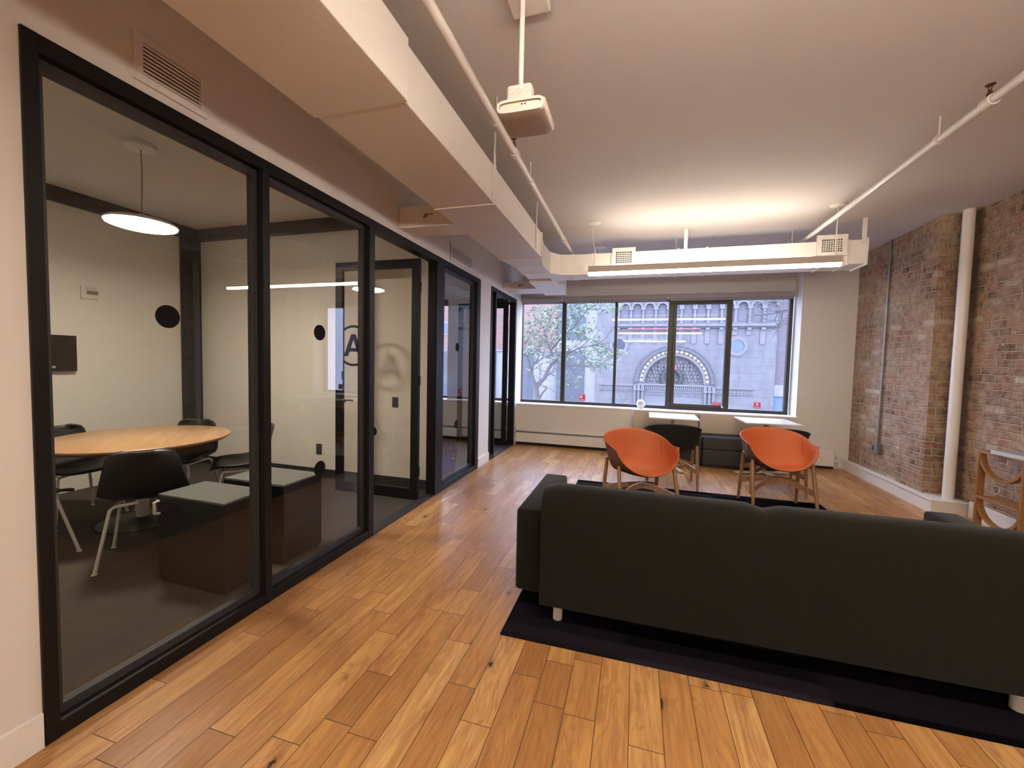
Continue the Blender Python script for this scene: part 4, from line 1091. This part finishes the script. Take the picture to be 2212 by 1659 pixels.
b = BM(); box(b, AX - 1.62, AX + 1.62, YC + .02, YC + .36, -1.2, .36); cp('frieze', b, STONE2)
b = BM(); box(b, AX - 1.62, AX + 1.62, YC - .02, YC + .05, -.02, .06); cp('frieze_molding', b, STONED)
b = text_bm('MADISON AV BAPTIST CHURCH', .30, .012)
xs = [v.co.x for v in b.verts]; s_ = 3.05 / (max(xs) - min(xs))
xform(b, Matrix.Translation((AX, YC + .012, -.19)) @ Matrix.Scale(s_, 4)); cp('inscription', b, STONED, label='carved lettering MADISON AV BAPTIST CHURCH')
for x in (-.02, .19, .40, 3.70, 3.91, 4.12):
    b = BM(); tube(b, [(x, YC - .05, ZS), (x, YC - .05, .05)], .075, 12); box(b, x - .10, x + .10, YC - .15, YC + .02, .05, .14); box(b, x - .08, x + .08, YC - .13, YC + .02, .14, .36)
    for k in range(14):
        zz = -2.0 + k * .145; tube(b, [(x - .07, YC - .115, zz), (x + .07, YC - .115, zz + .09)], .012, 5)
    cp('column', b, STONE2)
for x0, x1 in ((-2.0, -.12), (4.22, 6.10)):
    b = BM(); box(b, x0, x1, YC - .07, YC, .30, .40); box(b, x0, x1, YC - .05, YC, .0, .04)
    n = int((x1 - x0) / .17)
    for k in range(n):
        xx = x0 + (x1 - x0) * (k + .5) / n; prism(b, [(xx - .075, .08), (xx + .075, .08), (xx, .26)], YC - .035, YC, 'xz')
    cp('belt_course', b, STONE2)
for x, gl in ((-1.0, DKGL), (5.17, BLUEGL)):
    b = BM(); ringband(b, x, 2.62, .36, .50, YC - .07, YC, 0, 2 * PI, 48); ringband(b, x, 2.62, .50, .56, YC - .03, YC, 0, 2 * PI, 48); oc = cp('oculus', b, STONE2)
    b = BM(); lathe(b, [(0, 0), (.37, 0), (.37, .02), (0, .02)], seg=36); xform(b, Matrix.Translation((x, YC - .003, 2.62)) @ Matrix.Rotation(PI / 2, 4, 'X')); cp('oculus_glass', b, gl, oc)
for z0, z1, d_ in ((3.62, 3.70, .12), (3.70, 3.80, .22), (3.80, 3.86, .16)):
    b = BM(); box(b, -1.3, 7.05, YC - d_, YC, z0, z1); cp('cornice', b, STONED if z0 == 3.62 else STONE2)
b = BM(); box(b, -.55, 3.3, YC - .20, YC - .02, 3.52, 3.585); cp('red_strip', b, REDSTRIP, label='thin red strip below the cornice')  # plain red strip set along the wall below the cornice
for k in range(12):
    xx = -1.05 + k * .675
    b = BM(); box(b, xx - .10, xx + .10, YC - .16, YC, 3.50, 3.62); cp('corbel', b, STONE2)
    b = BM(); box(b, xx - .12, xx + .12, YC - .05, YC, 3.22 if min(abs(xx + 1.0), abs(xx - 5.17)) < .6 else 2.75, 3.50); cp('pilaster', b, STONE2)
    b = BM(); tube(b, [(xx, YC - .10, 3.86), (xx, YC - .10, 4.62)], .075, 12); box(b, xx - .12, xx + .12, YC - .20, YC, 4.62, 4.74); box(b, xx - .11, xx + .11, YC - .19, YC, 3.86, 3.92); cp('colonnette', b, STONE2)
    b = BM(); ringband(b, xx + .3375, 4.74, .235, .335, YC - .20, YC, 0, PI, 20); cp('blind_arch', b, STONE2)
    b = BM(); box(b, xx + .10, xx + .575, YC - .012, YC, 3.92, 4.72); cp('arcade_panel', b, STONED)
# string of bulbs, wreath, stay rods
sl = thing('string_lights', 'string of glowing bulbs following the church door arch', 'string lights', (AX, YC, AZ))
for k in range(22):
    a = PI * (k + .4) / 21.8
    if a > PI: break
    b = BM(); bmesh.ops.create_icosphere(b, subdivisions=2, radius=.062, matrix=Matrix.Translation((1.735 * math.cos(a), -.09, 1.735 * math.sin(a) + .06))); obj('bulb', b, BULB, sl, True)
wr = thing('wreath', 'dark fir wreath hung over the church door', 'wreath', (AX - .10, YC + .12, AZ + .28))
b = BM()
for k in range(420):
    a = rnd.random() * 2 * PI; rr = .50 + rnd.gauss(0, .09); c = Vector((rr * math.cos(a), rnd.gauss(0, .05), rr * 1.05 * math.sin(a))); d = Vector((rnd.gauss(0, 1), rnd.gauss(0, .5), rnd.gauss(0, 1))).normalized() * .09
    s = d.cross(Vector((0, 1, 0))).normalized() * .016
    b.faces.new([b.verts.new(p) for p in (c - d, c + s, c + d, c - s)])
obj('fir_sprigs', b, FIR, wr)
b = BM(); tube(b, [(.5 * math.cos(2 * PI * k / 32), 0, .52 * math.sin(2 * PI * k / 32)) for k in range(33)], .09, 8, False); obj('ring', b, FIR, wr)
b = BM()
for s in (-1, 1): prism(b, [(0, .56), (s * .22, .70), (s * .24, .50)] if s > 0 else [(0, .56), (s * .24, .50), (s * .22, .70)], -.16, -.10, 'xz')
prism(b, [(-.05, .56), (.05, .56), (.14, .12), (-.02, .16)], -.15, -.11, 'xz'); obj('bow', b, RED, wr, label='red bow')
sr = thing('stay_rods', 'two pale iron stay rods slanting out above the church arch', 'rods', (AX, YC, AZ + 2.3))
for x0, x1 in ((-.62, -.30), (.72, .20)):
    b = BM(); tube(b, [(x0, -.02, .10), (x1, -.75, -.62)], .013, 8); bmesh.ops.create_icosphere(b, subdivisions=1, radius=.05, matrix=Matrix.Translation((x0, -.02, .10))); obj('rod', b, STONE2, sr)
# neighbours
hb = thing('brick_house', 'red brick house above a pale ground floor, left of the church', 'building', (-9.0, YC + .3, ZS))
def hp(name, bm, mat, par=hb): xform(bm, Matrix.Translation((9.0, -YC - .3, -ZS))); return obj(name, bm, mat, par)
hp('upper_wall', box(BM(), -16, -4.62, YC + .3, YC + 1.2, 2.25, 6.6), RBRICK)
hp('ground_wall', box(BM(), -16, -4.62, YC + .32, YC + 1.2, ZS, 2.25), PALEW)
hp('string_course', box(BM(), -16, -4.62, YC + .25, YC + .32, 2.2, 2.3), PALEW)
for x0, x1, z0, z1 in ((-7.0, -6.15, ZS + .1, 2.1), (-9.6, -8.6, ZS + .1, 2.1), (-12.5, -11.4, ZS + .1, 2.1)):
    hp('dark_doorway', box(BM(), x0, x1, YC + .28, YC + .33, z0, z1), DKGL)
for x0, z0 in ((-7.6, 5.6), (-10.2, 3.2), (-12.8, 3.2)):
    f_ = hp('window', box(BM(), x0, x0 + 1.1, YC + .26, YC + .31, z0, z0 + .9), PALEW); hp('pane', box(BM(), x0 + .1, x0 + 1.0, YC + .24, YC + .27, z0 + .1, z0 + .8), BLUEGL, f_)
gb = thing('slate_annex', 'narrow slate blue annex between brick house and church', 'building', (-3.6, YC + .1, ZS))
def gp(name, bm, mat, par=gb): xform(bm, Matrix.Translation((3.6, -YC - .1, -ZS))); return obj(name, bm, mat, par)
gp('wall', box(BM(), -4.62, -2.25, YC + .1, YC + .9, ZS, 6.6), PALEW)
gp('dark_glazing', box(BM(), -4.62, -2.95, YC + .0, YC + .1, ZS + .05, 2.25), SLATE)
gp('upper_glazing', box(BM(), -4.6, -2.95, YC + .02, YC + .1, 2.95, 5.3), SLATE)
for x0 in (-4.35, -3.65):
    f_ = gp('window', box(BM(), x0, x0 + .55, YC - .02, YC + .02, 3.35, 4.6), BLUEGL); gp('pane', box(BM(), x0 + .08, x0 + .47, YC - .03, YC - .02, 3.45, 4.5), SLATE, f_)
pb = thing('purple_brick_house', 'dull purple brick house with pale lintel right of the church', 'building', (9.0, YC + .2, ZS))
def pp(name, bm, mat, par=pb): xform(bm, Matrix.Translation((-9.0, -YC - .2, -ZS))); return obj(name, bm, mat, par)
pp('wall', box(BM(), 7.06, 16, YC + .2, YC + 1.0, .6, 6.6), PBRICK); pp('lintel', box(BM(), 7.06, 16, YC + .05, YC + .2, .0, .6), PALEW)
pp('shutter', box(BM(), 7.06, 16, YC + .15, YC + .9, ZS, .0), BLUEDOOR)
for x0 in (9.0, 12.0): pp('window', box(BM(), x0, x0 + 1.2, YC + .15, YC + .22, 2.4, 4.6), BLUEGL)

# trees
def branch(bm, pts, r0, r1, seg=8):
    n = len(pts); tube(bm, pts, [r0 + (r1 - r0) * k / (n - 1) for k in range(n)], seg)
def twigs(bm, base, d, L, r, depth, out, spread=.6):
    pts = [base]; p = base.copy(); dd = d.copy()
    for k in range(4):
        dd = (dd + Vector((rnd.gauss(0, .16), rnd.gauss(0, .16), rnd.gauss(0, .10) + .03))).normalized(); p = p + dd * (L / 4); pts.append(p.copy())
    branch(bm, pts, r, r * .45, 5)
    out.append(pts[-1]); out.append(pts[2])
    if depth > 0:
        for k in range(3):
            q = pts[1 + k]; d2 = (dd + Vector((rnd.gauss(0, spread), rnd.gauss(0, spread), rnd.gauss(0, spread * .8)))).normalized()
            twigs(bm, q, d2, L * .62, r * .55, depth - 1, out, spread)
tr = thing('street_tree', 'pale leafed street tree before the brick house and church', 'tree', (at(1160, 870, 14.5).x, 14.5, ZS))
base = Vector(tr.location)
def T(px, py, Y): return at(px, py, Y) - base
b = BM(); tips_ = []
branch(b, [Vector((.05, 0, 0)), T(1161, 880, 14.5), T(1157, 838, 14.5)], .19, .105, 12)
main = [[(1157, 838, 14.5), (1150, 815, 14.4), (1146, 802, 14.3), (1141, 780, 14.2), (1133, 758, 14.1), (1128, 730, 14.0)],
        [(1157, 838, 14.5), (1164, 828, 14.6), (1176, 817, 14.7), (1186, 795, 14.8), (1197, 780, 14.9), (1190, 756, 15.0), (1183, 740, 15.0), (1178, 715, 15.1), (1192, 680, 15.2)],
        [(1146, 802, 14.3), (1152, 790, 14.2), (1162, 774, 14.1), (1165, 760, 14.0)], [(1157, 785, 14.1), (1172, 773, 14.0), (1185, 768, 13.9)],
        [(1197, 780, 14.9), (1222, 765, 14.7), (1250, 752, 14.6), (1285, 745, 14.5), (1310, 752, 14.4)], [(1190, 756, 15.0), (1215, 728, 14.8), (1245, 700, 14.7), (1270, 668, 14.6), (1300, 650, 14.5)],
        [(1197, 780, 14.9), (1225, 790, 14.5), (1240, 800, 14.2), (1225, 822, 14.0)], [(1245, 700, 14.7), (1235, 670, 14.8), (1225, 640, 14.9)], [(1250, 752, 14.6), (1270, 780, 14.4), (1285, 795, 14.3)]]
for m_ in main:
    P_ = [T(*q) for q in m_]; r0 = .095 if len(m_) > 5 else .035
    branch(b, P_, r0, .018, 8)
    for k in range(1, len(P_)):
        for _ in range(2):
            d = (P_[k] - P_[k - 1]).normalized() + Vector((rnd.gauss(0, .8), rnd.gauss(0, .5), rnd.gauss(0, .6)))
            twigs(b, P_[k], d.normalized(), .55 + rnd.random() * .5, .016, 1, tips_, .8)
branch(b, [T(1160, 868, 14.45), T(1172, 848, 14.3), T(1181, 838, 14.2)], .05, .03)
obj('trunk_and_branches', b, BARK, tr, True)
b = BM()
clusters = [(1150, 735, 26, 30), (1180, 735, 30, 24), (1135, 712, 12, 30), (1240, 668, 46, 22), (1300, 662, 38, 16), (1330, 660, 28, 10), (1270, 755, 40, 28), (1300, 775, 26, 28), (1235, 818, 22, 20), (1215, 770, 20, 24), (1148, 797, 10, 8), (1165, 690, 30, 34), (1200, 700, 34, 24), (1330, 762, 18, 8), (1285, 800, 14, 8), (1190, 665, 40, 12), (1138, 765, 8, 20), (1255, 712, 40, 24)]
def leaf(c, d, L):
    s = d.cross(Vector((rnd.gauss(0, 1), rnd.gauss(0, 1), rnd.gauss(0, 1)))).normalized() * L * .22
    m_ = Vector((rnd.gauss(0, 1), rnd.gauss(0, 1), rnd.gauss(0, 1))) * L * .05
    b.faces.new([b.verts.new(p) for p in (c, c + d * L * .45 + s + m_, c + d * L, c + d * L * .45 - s + m_)])
for cx_, cy_, rx, ry in clusters:
    for _ in range(int(rx * ry * .062)):
        px, py = cx_ + rnd.gauss(0, .55) * rx, cy_ + rnd.gauss(0, .55) * ry
        c = T(px, py, 14.4 + rnd.gauss(0, .5))
        for _k in range(3):
            d = Vector((rnd.gauss(0, 1), rnd.gauss(0, 1), rnd.gauss(-.3, .8))).normalized(); leaf(c, d, .10 + rnd.random() * .08)
fo = obj('foliage', b, LEAF, tr, label='pale green leaves'); fo['kind'] = 'stuff'
def bare_tree(px, py, Y, label, dirs, L, r):
    t_ = thing('bare_tree', label, 'tree', (at(px, py, Y).x, Y, ZS), 0); bs = Vector(t_.location); b_ = BM(); o_ = []
    top = at(px, py, Y) - bs
    branch(b_, [Vector((0, 0, 0)), top * .5 + Vector((.04, 0, 0)), top], r, r * .6, 8)
    for d in dirs: twigs(b_, top, Vector(d).normalized(), L, r * .45, 3, o_, .75)
    obj('branches', b_, BARK, t_, True)
bare_tree(1744, 655, 15.0, 'bare winter tree reaching in before the right of the church', [(-1, .1, .05), (-.9, -.1, -.25), (-.8, .2, .3), (-.9, .1, -.5), (-.5, 0, .8), (-1, 0, .18), (-.8, -.2, -.1), (-.95, 0, -.12), (-.7, .1, .4), (-.6, .1, -.7)], 1.35, .07)
bare_tree(1347, 866, 18.0, 'small bare sapling in front of the church doorway', [(.6, .1, .8), (-.4, 0, .8), (.8, 0, .5)], .55, .022)
